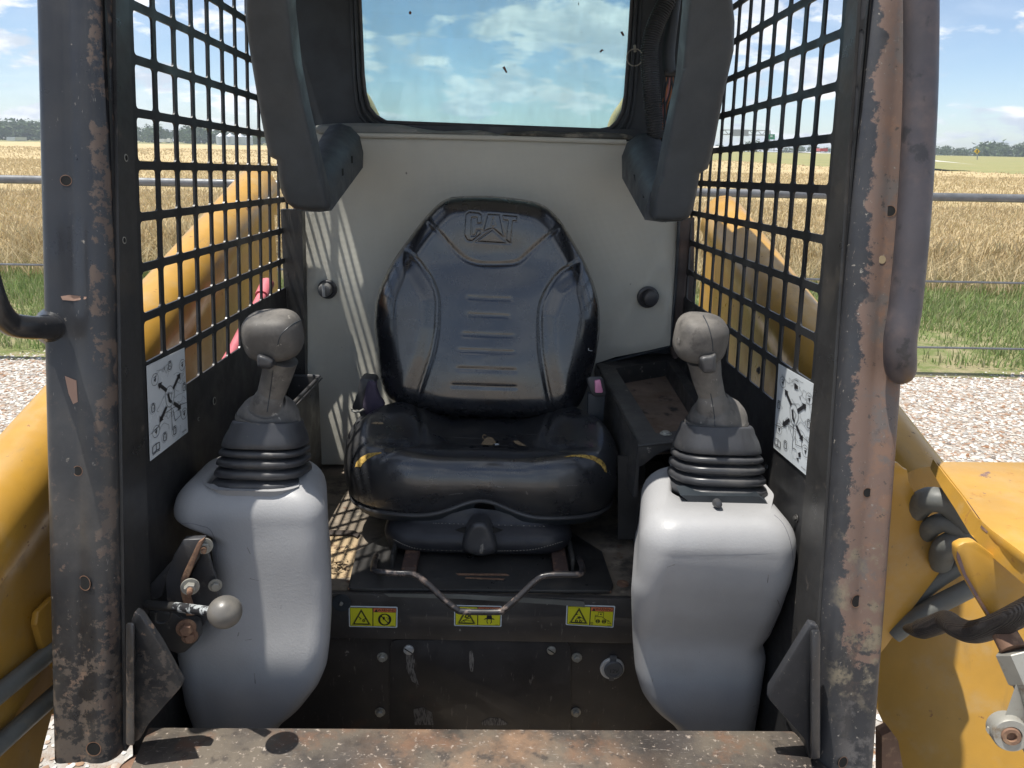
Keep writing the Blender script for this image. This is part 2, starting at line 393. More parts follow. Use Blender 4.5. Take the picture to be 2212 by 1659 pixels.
m_pad = mat('foam_pad_skin', (.058, .068, .078), .55, layers=[dict(c=(.085, .082, .078), s=8, lo=.5, hi=.8, a=.4, rg=.75), dict(c=(.30, .30, .29), s=110, lo=.74, hi=.76, a=.7)],
    bumps=[(380, .25, .0008), (14, .1, .003)])
m_grey = mat('grey_moulded_plastic', (.315, .315, .318), .47, layers=[
    dict(c=(.24, .22, .195), s=5, lo=.5, hi=.8, a=.35, rg=.6), dict(c=(.20, .17, .14), s=120, lo=.70, hi=.73, a=.8), dict(c=(.24, .21, .17), s=9, lo=.38, hi=.7, a=.7, rg=.6, mask=[('z', -.17, -.30)])],
    bumps=[(300, .30, .0010), (620, .25, .0005), (7, .15, .004)], spec=.45, rvar=.07, cvar=.03)
def cloth_mat():
    m = mat('grey_woven_cloth', (.53, .52, .455), .85, layers=[
        dict(c=(.44, .44, .41), s=5, lo=.48, hi=.8, a=.5), dict(c=(.10, .10, .095), s=70, lo=.70, hi=.74, a=.8), dict(c=(.50, .47, .41), s=3, lo=.5, hi=.8, a=.4)],
        bumps=[(4, .08, .012)], spec=.25, cvar=.03, vscale=4)
    N = m.node_tree.nodes; L = m.node_tree.links; p = N['Principled BSDF']; tcn = N.new('ShaderNodeTexCoord'); prev = p.inputs['Normal'].links[0].from_socket
    for d, sc in (('Z', 120), ('X', 120)):
        w = N.new('ShaderNodeTexWave'); w.bands_direction = d; w.inputs['Scale'].default_value = sc; w.inputs['Distortion'].default_value = .4
        L.new(tcn.outputs['Object'], w.inputs[0]); b = N.new('ShaderNodeBump'); b.inputs['Strength'].default_value = .28; b.inputs['Distance'].default_value = .0012
        L.new(w.outputs[0], b.inputs['Height']); L.new(prev, b.inputs['Normal']); prev = b.outputs[0]
    L.new(prev, p.inputs['Normal']); return m
m_cloth = cloth_mat()
YEL = (.45, .245, .036)
m_yel = mat('yellow_machine_paint', YEL, .38, layers=[
    dict(c=(.36, .22, .06), s=5, lo=.45, hi=.75, a=.55, rg=.6), dict(c=(.20, .09, .04), s=40, lo=.655, hi=.70, rg=.8), dict(c=(.12, .08, .045), s=70, st=(1, 1, 1), lo=.66, hi=.70, a=.7, rg=.8), dict(c=(.42, .33, .20), s=11, lo=.5, hi=.75, a=.45, rg=.8), dict(c=(.16, .12, .07), s=7, lo=.56, hi=.72, st=(4, 1, .6), a=.5, rg=.6)],
    bumps=[(40, .05, .002), (260, .05, .0005)], coat=.12, cvar=.06)
m_yelworn = mat('chipped_yellow_paint', YEL, .42, layers=[
    dict(c=(.30, .12, .04), s=34, lo=.60, hi=.68, rg=.8, a=.7), dict(c=(.40, .30, .16), s=14, lo=.5, hi=.75, a=.5, rg=.8), dict(c=(.17, .10, .09), s=24, lo=.66, hi=.69, rg=.8), dict(c=(.5, .4, .25), s=9, lo=.5, hi=.8, a=.3, rg=.7)],
    bumps=[(60, .1, .002)], coat=.1, cvar=.06)
m_chip = mat('bare_purple_brown_steel', (.13, .085, .085), .7, layers=[dict(c=(.25, .14, .09), s=50, lo=.5, hi=.65)], bumps=[(150, .3, .001)])
m_hose = mat('grey_hydraulic_hose', (.13, .135, .125), .55, layers=[dict(c=(.25, .22, .16), s=20, lo=.5, hi=.75, a=.6)], bumps=[(200, .15, .001)])
m_steel = mat('dull_zinc_steel', (.34, .33, .29), .42, metal=.35, layers=[dict(c=(.22, .16, .10), s=40, lo=.55, hi=.7, rg=.7)], bumps=[(120, .15, .001)])
m_rust = mat('rusty_steel', (.17, .095, .06), .75, layers=[dict(c=(.28, .17, .10), s=50, lo=.5, hi=.65)], bumps=[(130, .4, .002)])
m_alu = mat('bright_steel', (.55, .55, .53), .35, metal=.25, layers=[dict(c=(.2, .18, .15), s=90, lo=.62, hi=.7, rg=.6)])
m_pink = mat('faded_pink_plastic', (.72, .28, .44), .45)
m_red = mat('faded_red_hose', (.55, .15, .18), .5)
m_web = mat('purple_grey_webbing', (.060, .048, .078), .85, bumps=[(400, .5, .001)])
m_fence = mat('weathered_grey_pipe', (.16, .165, .17), .5, metal=.4, layers=[dict(c=(.45, .44, .42), s=30, lo=.70, hi=.73), dict(c=(.2, .13, .09), s=18, lo=.6, hi=.75, a=.6)], bumps=[(80, .1, .001)])
m_white = mat('white_label_film', (.62, .66, .68), .35, cvar=.03); m_ink = mat('black_print', (.025, .025, .028), .4, cvar=.02); m_inkg = mat('grey_line_print', (.30, .32, .33), .4, cvar=.02)
m_lyel = mat('yellow_label_film', (.66, .62, .03), .35, cvar=.03); m_lora = mat('orange_label_print', (.72, .20, .08), .35, cvar=.03)
m_wire = [mat(n, c, .5) for n, c in (('tan_wire', (.45, .30, .16)), ('orange_wire', (.5, .18, .06)), ('green_wire', (.05, .22, .10)), ('pink_wire', (.5, .22, .22)))]
m_leaf = mat('dry_leaf_litter', (.36, .27, .16), .9, layers=[dict(c=(.16, .10, .06), s=60, lo=.5, hi=.65)], bumps=[(150, .5, .002)])
m_bug = mat('brown_smear', (.10, .045, .035), .7)
def glass_mat():
    m = bpy.data.materials.new('dusty_tinted_window'); m.use_nodes = True; t = m.node_tree; N = t.nodes; L = t.links; N.clear()
    tr = N.new('ShaderNodeBsdfTransparent'); tr.inputs[0].default_value = (.80, .93, .93, 1)
    gl = N.new('ShaderNodeBsdfGlossy'); gl.inputs['Roughness'].default_value = .02; gl.inputs[0].default_value = (.9, 1, 1, 1)
    df = N.new('ShaderNodeBsdfDiffuse'); df.inputs[0].default_value = (.55, .60, .56, 1); tl = N.new('ShaderNodeBsdfTranslucent'); tl.inputs[0].default_value = (.62, .70, .66, 1)
    ad = N.new('ShaderNodeMixShader'); ad.inputs[0].default_value = .6; L.new(df.outputs[0], ad.inputs[1]); L.new(tl.outputs[0], ad.inputs[2])
    fr = N.new('ShaderNodeFresnel'); fr.inputs[0].default_value = 1.45
    a = N.new('ShaderNodeMixShader'); L.new(fr.outputs[0], a.inputs[0]); L.new(tr.outputs[0], a.inputs[1]); L.new(gl.outputs[0], a.inputs[2])
    tcn = N.new('ShaderNodeTexCoord'); mp = N.new('ShaderNodeMapping'); mp.inputs['Scale'].default_value = (3.5, 1, 1.4); L.new(tcn.outputs['Object'], mp.inputs[0])
    n = N.new('ShaderNodeTexNoise'); n.inputs['Scale'].default_value = 3; n.inputs['Detail'].default_value = 9; n.inputs['Roughness'].default_value = .7; L.new(mp.outputs[0], n.inputs[0])
    r = N.new('ShaderNodeMapRange'); r.inputs[1].default_value = .35; r.inputs[2].default_value = .8; r.inputs[3].default_value = .08; r.inputs[4].default_value = .26; L.new(n.outputs[0], r.inputs[0])
    b = N.new('ShaderNodeMixShader'); L.new(r.outputs[0], b.inputs[0]); L.new(a.outputs[0], b.inputs[1]); L.new(ad.outputs[0], b.inputs[2])
    o = N.new('ShaderNodeOutputMaterial'); L.new(b.outputs[0], o.inputs[0]); return m
m_glass = glass_mat()
def simple(name, cols, scale, rough=.9, bump=0, spec=.3, trans=0, islands=False):
    """colour drifts between several natural tones by noise (or per piece)"""
    m = bpy.data.materials.new(name); m.use_nodes = True; t = m.node_tree; N = t.nodes; L = t.links; p = N['Principled BSDF']
    rp = N.new('ShaderNodeValToRGB'); e = rp.color_ramp.elements
    while len(e) < len(cols): e.new(.5)
    for i, c in enumerate(cols): e[i].position = (i/(len(cols)-1))*(1 if islands else .5)+(0 if islands else .25); e[i].color = (*c, 1)
    if islands: g = N.new('ShaderNodeNewGeometry'); L.new(g.outputs['Random Per Island'], rp.inputs[0])
    else:
        tcn = N.new('ShaderNodeTexCoord'); n = N.new('ShaderNodeTexNoise'); n.inputs['Scale'].default_value = scale; n.inputs['Detail'].default_value = 12; n.inputs['Roughness'].default_value = .7
        L.new(tcn.outputs['Object'], n.inputs[0]); L.new(n.outputs[0], rp.inputs[0])
        if bump:
            b = N.new('ShaderNodeBump'); b.inputs['Distance'].default_value = bump; L.new(n.outputs[0], b.inputs['Height']); L.new(b.outputs[0], p.inputs['Normal'])
    L.new(rp.outputs[0], p.inputs['Base Color']); p.inputs['Roughness'].default_value = rough; p.inputs['Specular IOR Level'].default_value = spec
    if trans:
        td = N.new('ShaderNodeBsdfTranslucent'); L.new(rp.outputs[0], td.inputs[0]); ms = N.new('ShaderNodeMixShader'); ms.inputs[0].default_value = trans
        L.new(p.outputs[0], ms.inputs[1]); L.new(td.outputs[0], ms.inputs[2]); L.new(ms.outputs[0], N['Material Output'].inputs[0])
    return m
m_gravel = simple('white_gravel_ground', [(.27, .245, .21), (.42, .40, .365), (.29, .22, .165), (.46, .445, .41)], 14, bump=.02)
m_soil = simple('dry_soil_and_thatch', [(.22, .20, .11), (.12, .15, .045), (.28, .24, .14), (.10, .13, .04)], 3, bump=.04)
m_green = simple('far_roadside_grass', [(.20, .22, .08), (.26, .24, .10), (.15, .19, .07)], .06, bump=.2)
m_straw = simple('ripe_wheat', [(.54, .43, .25), (.61, .50, .305), (.49, .385, .215), (.65, .535, .345), (.48, .41, .215)], 1, trans=.3, islands=True)
m_wheat = simple('wheat_canopy', [(.42, .32, .17), (.50, .395, .22), (.45, .35, .185), (.54, .44, .26)], .9, bump=.25)
m_blade = simple('green_grass_blades', [(.20, .30, .09), (.27, .36, .13), (.36, .37, .19), (.16, .25, .07), (.48, .43, .26)], 1, trans=.35, islands=True)
m_stone = simple('gravel_stones', [(.50, .49, .46), (.24, .125, .065), (.42, .39, .34), (.58, .57, .54), (.29, .18, .11), (.45, .42, .37), (.54, .53, .50), (.15, .12, .10)], 1, islands=True, rough=.8)
m_treeleaf = simple('tree_leaves', [(.075, .115, .055), (.10, .145, .065), (.06, .09, .05), (.12, .15, .08)], 1, trans=.2, islands=True)
m_conc = simple('pale_concrete', [(.50, .49, .46), (.60, .58, .55), (.45, .43, .40)], .3)
m_silo = mat('galvanised_silo_sheet', (.50, .53, .56), .4, metal=.3, bumps=[])
m_sgreen = mat('green_sign_face', (.01, .22, .10), .4); m_syel = mat('yellow_sign_face', (.75, .48, .02), .4); m_grey2 = mat('galvanised_gantry_steel', (.30, .31, .32), .5); m_vred = mat('red_trailer_paint', (.5, .04, .04), .4)
m_wpaint = mat('white_paint', (.75, .75, .73), .5)

# ================================================================ THE SURROUNDINGS (world coordinates)
def fan(a0, a1, r0, r1, n, power=1.0):
    a = RNG.uniform(R(a0), R(a1), n); r = np.sqrt(RNG.uniform(r0**2, r1**2, n)) if power == 1 else r0*(r1/r0)**RNG.uniform(0, 1, n)**power
    return r*np.sin(a), r*np.cos(a)
def fany(a0, a1, y0, y1, n):      # even scatter between two distances measured straight ahead, so rows run parallel to the fence
    y = np.sqrt(RNG.uniform(y0**2, y1**2, n)); return y*np.tan(RNG.uniform(R(a0), R(a1), n)), y
g = raw('ground', [(-1200, -300, 0), (1200, -300, 0), (1200, 1500, 0), (-1200, 1500, 0)], [(0, 1, 2, 3)], m_gravel, machine=False); setp(g, kind='structure')
def ground_grid(name, m, xs, ys, zf, kind, label=None):
    X, Y = np.meshgrid(xs, ys); Z = zf(X, Y); co = np.column_stack([X.ravel(), Y.ravel(), Z.ravel()]); nx = len(xs)
    i = (np.arange(len(ys)-1)[:, None]*nx+np.arange(nx-1)[None]).ravel()
    o = raw(name, co, np.column_stack([i, i+1, i+nx+1, i+nx]), m, smooth=True, machine=False); setp(o, kind=kind, label=label); return o
wob = lambda X, Y: .5*np.sin(X*1.3+Y*.7)+.3*np.sin(X*3.1-Y*2.3)+.2*np.sin(X*7.3+Y*5.1)
ground_grid('grass_verge', m_soil, np.linspace(-16, 16, 160), np.concatenate([np.linspace(5.55, 10.5, 60)]), lambda X, Y: .004+.05*sstep(5.6+.25*wob(X*1.1, Y*0), 6.4, Y)+.012*wob(X*3, Y*3)*sstep(5.7, 6.4, Y), 'structure')
far = lambda a: np.interp(a, [-40, -14, 12, 22, 40], [235, 270, 110, 72, 60])
rs = 9.6*(300/9.6)**np.linspace(0, 1, 150); aa = np.linspace(-44, 44, 260)
A_, R_ = np.meshgrid(R(1)*aa, rs); FR = far(np.degrees(A_)); R_ = R_*(1+(1/np.cos(A_)-1)*np.clip((30-R_)/20, 0, 1)); Rc = np.minimum(R_, FR)
Xw, Yw = Rc*np.sin(A_), Rc*np.cos(A_)
Zw = (.50+.05*wob(Xw*.8, Yw*.8)+.03*wob(Xw*2.9, Yw*2.3))*sstep(9.55, 10.0, Rc*np.cos(A_)); Zw[R_ > FR] = 0.0
i = (np.arange(149)[:, None]*260+np.arange(259)[None]).ravel()
wf = raw('wheat_canopy', np.column_stack([Xw.ravel(), Yw.ravel(), Zw.ravel()]), np.column_stack([i, i+1, i+261, i+260]), m_wheat, smooth=True, machine=False)
setp(wf, kind='structure')
FEN_A = WZ(0, 387, 1.36); FEN_B = WZ(2212, 429, 1.36)
def blades(name, x, y, h, w, m, lean=.25, head=None, base=0.0, kind='stuff', label=None, cat=None):
    """each stalk: a bent two-segment blade, optionally with a fat drooping ear"""
    n = len(x); a = RNG.uniform(0, 2*np.pi, n); dx, dy = np.cos(a), np.sin(a); ln = RNG.uniform(.2, 1, n)*lean*h; fx = RNG.uniform(0, 2*np.pi, n); px_, py_ = np.cos(fx)*w/2, np.sin(fx)*w/2
    lv = [(0, 0, 1), (.55, .3, .9), (1, 1, .12)] if head is None else [(0, 0, .6), (.75, .4, .45), (.80, .5, head), (1, 1.1, head*.7)]
    co = []
    for t, l, ww in lv:
        bx, by, bz = x+dx*ln*l, y+dy*ln*l, base+h*t
        co.append(np.column_stack([bx-px_*ww, by-py_*ww, bz])); co.append(np.column_stack([bx+px_*ww, by+py_*ww, bz]))
    k = len(co); co = np.stack(co, 1).reshape(-1, 3); b = np.arange(n)[:, None]*k; F = []
    for s in range(len(lv)-1): F.append(np.column_stack([b+2*s, b+2*s+1, b+2*s+3, b+2*s+2]))
    o = raw(name, co, np.vstack(F), m, machine=False); setp(o, label, cat, kind=kind); return o
x, y = fany(-40, 40, 9.4, 17, 165000); x2, y2 = fany(-40, 40, 17, 42, 110000); x3, y3 = fan(-40, 40, 42, 120, 50000)
x = np.concatenate([x, x2, x3]); y = np.concatenate([y, y2, y3]); rr = np.hypot(x, y); kk = y > 9.55+.28*wob(x*1.7, x*.4); x, y, rr = x[kk], y[kk], rr[kk]
ok = rr < far(np.degrees(np.arctan2(x, y))); x, y, rr = x[ok], y[ok], rr[ok]
blades('wheat_field', x, y, RNG.uniform(.46, .62, len(x))+.04*wob(x*.8, y*.8), .0035+rr*.00075, m_straw, .28, head=1.3, label='ripe golden wheat standing beyond the pipe fence', cat='wheat')
x, y = fany(-40, 40, 5.75, 10.2, 150000); dens = wob(x*1.1, y*1.4)+RNG.normal(0, .35, len(x)) > -.25; dens |= (y > 8.6); x, y = x[dens], y[dens]
blades('verge_grass', x, y, RNG.uniform(.04, .15, len(x))*(.7+.5*sstep(6.2, 8.5, y)), .011, m_blade, .6, base=.03, label='tufted green grass growing under the pipe fence', cat='grass')
x, y = fany(-40, 40, 8.6, 9.8, 7000)
blades('dry_field_edge', x, y, RNG.uniform(.25, .52, len(x)), .014, m_straw, .9, base=.03, label='leaning dry stalks along the edge of the wheat', cat='dry grass')
# gravel stones: one joined mass
def stones(name, x, y, r, label):
    n = len(x); P = np.array([(1, 0, 0), (-1, 0, 0), (0, 1, 0), (0, -1, 0), (0, 0, 1), (.7, .7, .25), (-.7, .7, .25), (-.7, -.7, .25), (.7, -.7, .25)], float)
    F = np.array([(0, 5, 4), (5, 2, 4), (2, 6, 4), (6, 1, 4), (1, 7, 4), (7, 3, 4), (3, 8, 4), (8, 0, 4)])
    a = RNG.uniform(0, 6.28, n); c, s = np.cos(a)[:, None], np.sin(a)[:, None]; sc = r[:, None, None]*RNG.uniform(.6, 1.2, (n, 1, 3))*np.array([1, .8, .55]); Q = P[None]*sc*(1+RNG.normal(0, .13, (n, 9, 1)))
    X = Q[:, :, 0]*c-Q[:, :, 1]*s+x[:, None]; Y = Q[:, :, 0]*s+Q[:, :, 1]*c+y[:, None]; Z = Q[:, :, 2]+.002
    co = np.stack([X, Y, Z], 2).reshape(-1, 3); FF = (F[None]+np.arange(n)[:, None, None]*9).reshape(-1, 3)
    o = raw(name, co, FF, m_stone, machine=False); setp(o, label, 'gravel', kind='stuff')
x1, y1 = fan(22, 42, 2.6, 7.6, 22000); x2, y2 = fan(-42, -26, 2.4, 7.6, 17000); x3, y3 = fan(-22, 22, 2.5, 6.0, 6000); x4, y4 = fan(24, 60, .9, 2.6, 2600); x5, y5 = fan(-60, -24, .9, 2.6, 2600)
x = np.concatenate([x1, x2, x3, x4, x5]); y = np.concatenate([y1, y2, y3, y4, y5]); ok = (y < 5.95+.30*wob(x*1.3, x)+RNG.normal(0, .12, len(x))) & (y > .3); x, y = x[ok], y[ok]
stones('loose_gravel', x, y, RNG.uniform(.006, .019, len(x)), 'loose white and rust brown gravel around the machine')
# pipe fence
fen = thing('pipe_fence', 'grey pipe fence with two thin cables strung along the wheat field', 'fence', ((FEN_A.x+FEN_B.x)/2, FEN_A.y, 0), machine=False)
fd = (FEN_B-FEN_A).normalized(); fa, fb = FEN_A-fd*6, FEN_B+fd*6
fin(tube([fa, fb], .030, 14), 'top_rail', m_fence, fen)
for z in (.745, .235):
    fin(tube([fa+Vector((0, 0, z-1.36)), fb+Vector((0, 0, z-1.36))], .0085, 8), 'cable', m_fence, fen)
for s in (-4.35, -1.25, 1.15, 4.6):
    p = FEN_A.lerp(FEN_B, .5)+fd*s; fin(tube([(p.x, p.y, -.1), (p.x, p.y, 1.38)], .034, 12), 'post', m_fence, fen)
# far roadside: low embankments, road, trees, silos, signs
def strip(name, pts, m, w0, h, kind='structure'):
    pass
def bank(name, a0, a1, r0, r1, h, m):
    A = np.radians(np.linspace(a0, a1, 40)); rr_ = np.linspace(r0, r1, 14); AA, RR = np.meshgrid(A, rr_); ed = sstep(a0, a0+4, np.degrees(AA))
    Z = .01+h*sstep(r0, r0+(r1-r0)*.6, RR)*ed+.06*wob(AA*60, RR*.2)
    i = (np.arange(13)[:, None]*40+np.arange(39)[None]).ravel()
    o = raw(name, np.column_stack([(RR*np.sin(AA)).ravel(), (RR*np.cos(AA)).ravel(), Z.ravel()]), np.column_stack([i, i+1, i+41, i+40]), m, smooth=True, machine=False); setp(o, kind='structure'); return o
bank('grass_bank', 8, 46, 62, 330, 1.5, m_green)
x, y = fan(-46, 46, 270, 600, 400)
bank('far_meadow', -46, 12, 225, 900, .35, m_green)
def ribbon(name, pts, m, w=4, up=.02):
    bm = NB(); prev = None
    for i, p in enumerate(pts):
        a = bm.verts.new(p); b = bm.verts.new(p+Vector((0, w, up)))
        if prev: bm.faces.new((prev[0], a, b, prev[1]))
        prev = (a, b)
    o = fin(bm, name, m, machine=False); setp(o, kind='structure'); return o
ribbon('highway_ramp', [WY(u, v, 205) for u, v in ((1560, 326), (1640, 322), (1700, 326), (1760, 331), (1830, 336), (1990, 343))], m_conc, 60, 1.0)
ribbon('gravel_lane', [WY(u, v, 78) for u, v in ((1990, 346.5), (2040, 349.5), (2075, 352.5), (2110, 356))], m_conc, 9, .35)
def wood(name, spans, label):
    co, F = [], []; k = 0
    for (u0, u1, vt, vb, Y, n) in spans:
        for _ in range(n):
            u = random.uniform(u0, u1); top = vt+random.uniform(0, 9)*(vb-vt)/38; c = WY(u, (top*1.0+vb)/2, Y+random.uniform(-12, 25)); hgt = (vb-top)/FPX*Y
            rx = hgt*random.uniform(.38, .75); m_ = 170
            d = RNG.normal(0, 1, (m_, 3)); d /= np.linalg.norm(d, axis=1)[:, None]; rad = RNG.uniform(.55, 1.05, m_)[:, None]
            P = np.array(c)+d*rad*np.array([rx, rx, hgt*.56])*(1+.25*np.sin(d[:, :1]*5+d[:, 2:]*7+_)); s = RNG.uniform(.05, .13, (m_, 1, 1))*hgt
            T = RNG.normal(0, 1, (m_, 3, 3))*s*np.array([1.2, .6, .8]); co.append((P[:, None]+T).reshape(-1, 3)); F.append(np.arange(m_*3).reshape(-1, 3)+k); k += m_*3
    o = raw(name, np.vstack(co), np.vstack(F), m_treeleaf, machine=False); setp(o, label, 'trees', kind='stuff'); return o
wood('left_woodland', [(-60, 20, 261, 300, 380, 16), (20, 130, 264, 300, 400, 20), (130, 330, 277, 304, 420, 26), (325, 350, 271, 304, 400, 6), (350, 420, 281, 306, 420, 12), (405, 450, 271, 306, 400, 10), (450, 560, 284, 309, 430, 22), (540, 620, 288, 312, 420, 12), (620, 1400, 300, 316, 460, 60)], 'dark green far woodland beyond the left side of the wheat field')
wood('right_woodland', [(2120, 2240, 310, 343, 380, 34), (2050, 2120, 321, 338, 400, 12), (1995, 2050, 316, 336, 400, 10), (1860, 1995, 322, 334, 420, 18), (1400, 1600, 313, 323, 430, 16), (1615, 1668, 305, 325, 400, 8), (1690, 1860, 316, 330, 430, 18)], 'dark green far trees beyond the embankment on the right')
gr = 'grain silos on the horizon'
def silo(u, v0, v1, w, Y, lab):
    b = WY(u, v1, Y); t = WY(u, v0, Y); r = w/2/FPX*Y; h = t.z-b.z; b.z -= 1.5
    th = thing('grain_silo', lab, 'silo', b, gr, machine=False)
    fin(lathe(b, (0, 0, 1), [(0, r), (1.5+h*.66, r)], 18), 'silo_wall', m_silo, th)
    fin(lathe(b, (0, 0, 1), [(1.5+h*.66, r*1.04), (1.5+h*.97, r*.12), (1.5+h, r*.1)], 18), 'silo_roof', m_silo, th)
silo(478, 287, 309, 19, 340, 'leftmost pale grain silo on the horizon left of the operator cab pad')
silo(499, 287, 309, 19, 345, 'second pale grain silo from the left on the horizon')
silo(521, 288, 310, 18, 350, 'third pale grain silo from the left on the horizon')
silo(538, 289, 310, 16, 355, 'rightmost pale grain silo on the horizon near the pad')
def far_box(name, u0, u1, v0, v1, Y, m, lab, cat, th=2.):
    a, b, c, d = (WY(*q, Y) for q in ((u0, v0), (u1, v0), (u1, v1), (u0, v1)))
    o = fin(prism([a, b, c, d], (0, th, 0)), name, m, top=(a+c)/2, machine=False); setp(o, lab, cat); return o
wb = far_box('white_building', 338, 354, 300, 307, 330, m_wpaint, 'small white building far beyond the left of the wheat field', 'building', 8)
far_box('white_marker_board', 361, 367, 298.5, 306, 240, m_wpaint, 'small bright white board standing at the far field edge', 'board', .3)
far_box('farm_shed', 14, 32, 296, 304, 330, m_silo, 'low grey farm shed in front of the far left woods', 'building', 8)
far_box('red_trailer', 1772, 1788, 320.5, 327, 215, m_vred, 'tiny red trailer on the distant highway ramp', 'trailer', 3)
gt = thing('sign_gantry', 'grey truss sign gantry spanning the distant highway', 'gantry', WY(1620, 320, 300), machine=False)
bm = NB()
for v in (281.5, 291.5): tube([WY(1556, v-1.3, 300), WY(1664, v+.6, 300)], .22, 6, bm)
for k in range(13): tube([WY(1556+9*k, 280.3+.15*k if k % 2 else 290.2+.15*k, 300), WY(1565+9*k if k < 12 else 1664, 290.4+.15*k if k % 2 else 280.5+.15*k, 300)], .13, 5, bm)
fin(bm, 'truss', m_grey2, gt); fin(tube([WY(1662, 282, 300), WY(1661, 322, 300)], .35, 8), 'gantry_leg', m_grey2, gt); fin(tube([WY(1557, 281, 300), WY(1557, 322, 300)], .35, 8), 'gantry_leg', m_grey2, gt)
fin(prism([WY(*q, 299) for q in ((1583, 279.5), (1600, 279.5), (1600, 294), (1583, 294))], (0, .4, 0)), 'sign_back', m_grey2, gt)
fin(prism([WY(*q, 299) for q in ((1602, 280), (1617, 280), (1617, 294), (1602, 294))], (0, .4, 0)), 'sign_back', m_grey2, gt)
sg = thing('highway_sign', 'small green highway sign beside the distant gantry', 'road sign', WY(1666, 320, 200), machine=False)
fin(prism([WY(*q, 200) for q in ((1659, 290), (1674, 290), (1674, 301), (1659, 301))], (0, .15, 0)), 'sign_face', m_sgreen, sg); fin(tube([WY(1672, 300, 200.2), WY(1672, 327, 200.2)], .12, 6), 'sign_post', m_grey2, sg)
fin(prism([WY(*q, 199.9) for q in ((1664, 292.5), (1669, 292.5), (1669, 296), (1664, 296))], (0, .05, 0)), 'sign_legend', m_white, sg)
ds = thing('warning_sign', 'yellow diamond warning sign in front of the trees on the right', 'road sign', WY(2111, 341, 120), machine=False)
fin(prism([WY(*q, 120) for q in ((2111, 321), (2117.5, 327), (2111, 333), (2104.5, 327))], (0, .1, 0)), 'sign_face', m_syel, ds); fin(tube([WY(2111, 330, 120.3), WY(2111, 345, 120.3)], .07, 6), 'sign_post', m_grey2, ds)
fin(prism([WY(*q, 119.95) for q in ((2110, 324), (2112, 324), (2112, 330), (2110, 330))], (0, .03, 0)), 'sign_legend', m_ink, ds)

hm = bpy.data.materials.new('air'); hm.use_nodes = True; hn = hm.node_tree; hn.nodes.clear()
pv = hn.nodes.new('ShaderNodeVolumePrincipled'); pv.inputs['Color'].default_value = (.84, .91, 1, 1); pv.inputs['Density'].default_value = .00055; pv.inputs['Anisotropy'].default_value = .2
ho = hn.nodes.new('ShaderNodeOutputMaterial'); hn.links.new(pv.outputs[0], ho.inputs['Volume'])
hzb = fin(box(-1210, 1210, -310, 1510, -1, 22), 'haze', hm, smooth=0, machine=False); setp(hzb, kind='stuff')
# ================================================================ THE MACHINE (its own axes: x right, y into the cab, z up, origin at the eye)
XC = -.0137; XL = XC-.45; XR = XC+.45
cab = thing('loader_cab', 'open black steel cab of a yellow skid steer loader, worn and rusty', 'loader cab', MO)
# --- side screens: one laser-cut plate each, every opening a real rounded hole
CP, RP, K = .0647, .0648, -.0091
def gp(i, j): return 1.0324+(j)*CP+K*i, .1889-i*RP       # bar crossing in (y, z)
def screen(X, side):
    bm = NB(); T = .0032*side      # thickness outwards
    holes = {(i, j) for i in range(-3, 7) for j in range(-1, 12)} | {(7, j) for j in range(2, 6)}
    if side < 0: pass
    cache = {}
    def V(y, z, b):
        k = (round(y, 5), round(z, 5), b)
        if k not in cache: cache[k] = bm.verts.new((X+(T if b else 0), y, z))
        return cache[k]
    def face(ps):
        for b in (0, 1):
            q = [V(*p, b) for p in ps]
            try: bm.faces.new(q if b else q[::-1])
            except ValueError: pass
    for i in range(-4, 20):
        for j in range(-1, 14):
            c = [gp(i, j), gp(i, j+1), gp(i+1, j+1), gp(i+1, j)]
            jl = {-1: 1}.get(j, 0)
            if (i, j) not in holes: face(c); continue
            bw, bh, rc = .0052/CP, .0056/RP, .085
            def at(s, t):
                y0, z0 = gp(i+t, j+s); return y0, z0
            inner = []; outer = []
            for (cs, ct, a0) in ((1-bw-rc, 1-bh-rc, 0), (bw+rc, 1-bh-rc, 90), (bw+rc, bh+rc, 180), (1-bw-rc, bh+rc, 270)):
                for q in range(4):
                    a = R(a0+30*q); inner.append(at(cs+rc*math.cos(a), ct+rc*math.sin(a)))
                outer.append((1 if cs > .5 else 0, 1 if ct > .5 else 0))
            for q in range(4):
                O_ = at(*outer[q]); O2 = at(*outer[(q+1) % 4])
                for r_ in range(3): face([O_, inner[q*4+r_], inner[q*4+r_+1]])
                face([O_, inner[q*4+3], inner[(q*4+4) % 16], O2])
            for q in range(16):
                a, b = inner[q], inner[(q+1) % 16]; bm.faces.new((V(*a, 0), V(*b, 0), V(*b, 1), V(*a, 1)))
    return fin(bm, 'side_screen', m_screen, cab, smooth=0)
sL = screen(XL, -1); sR = screen(XR, 1)
# rear side strips + lower side sheets down to the cab floor
fin(box(XL-.004, XL+.001, 1.62, 1.76, -1.08, -.36), 'side_sheet', m_black, cab); fin(box(XR-.001, XR+.004, 1.62, 1.76, -1.08, -.36), 'side_sheet', m_black, cab)
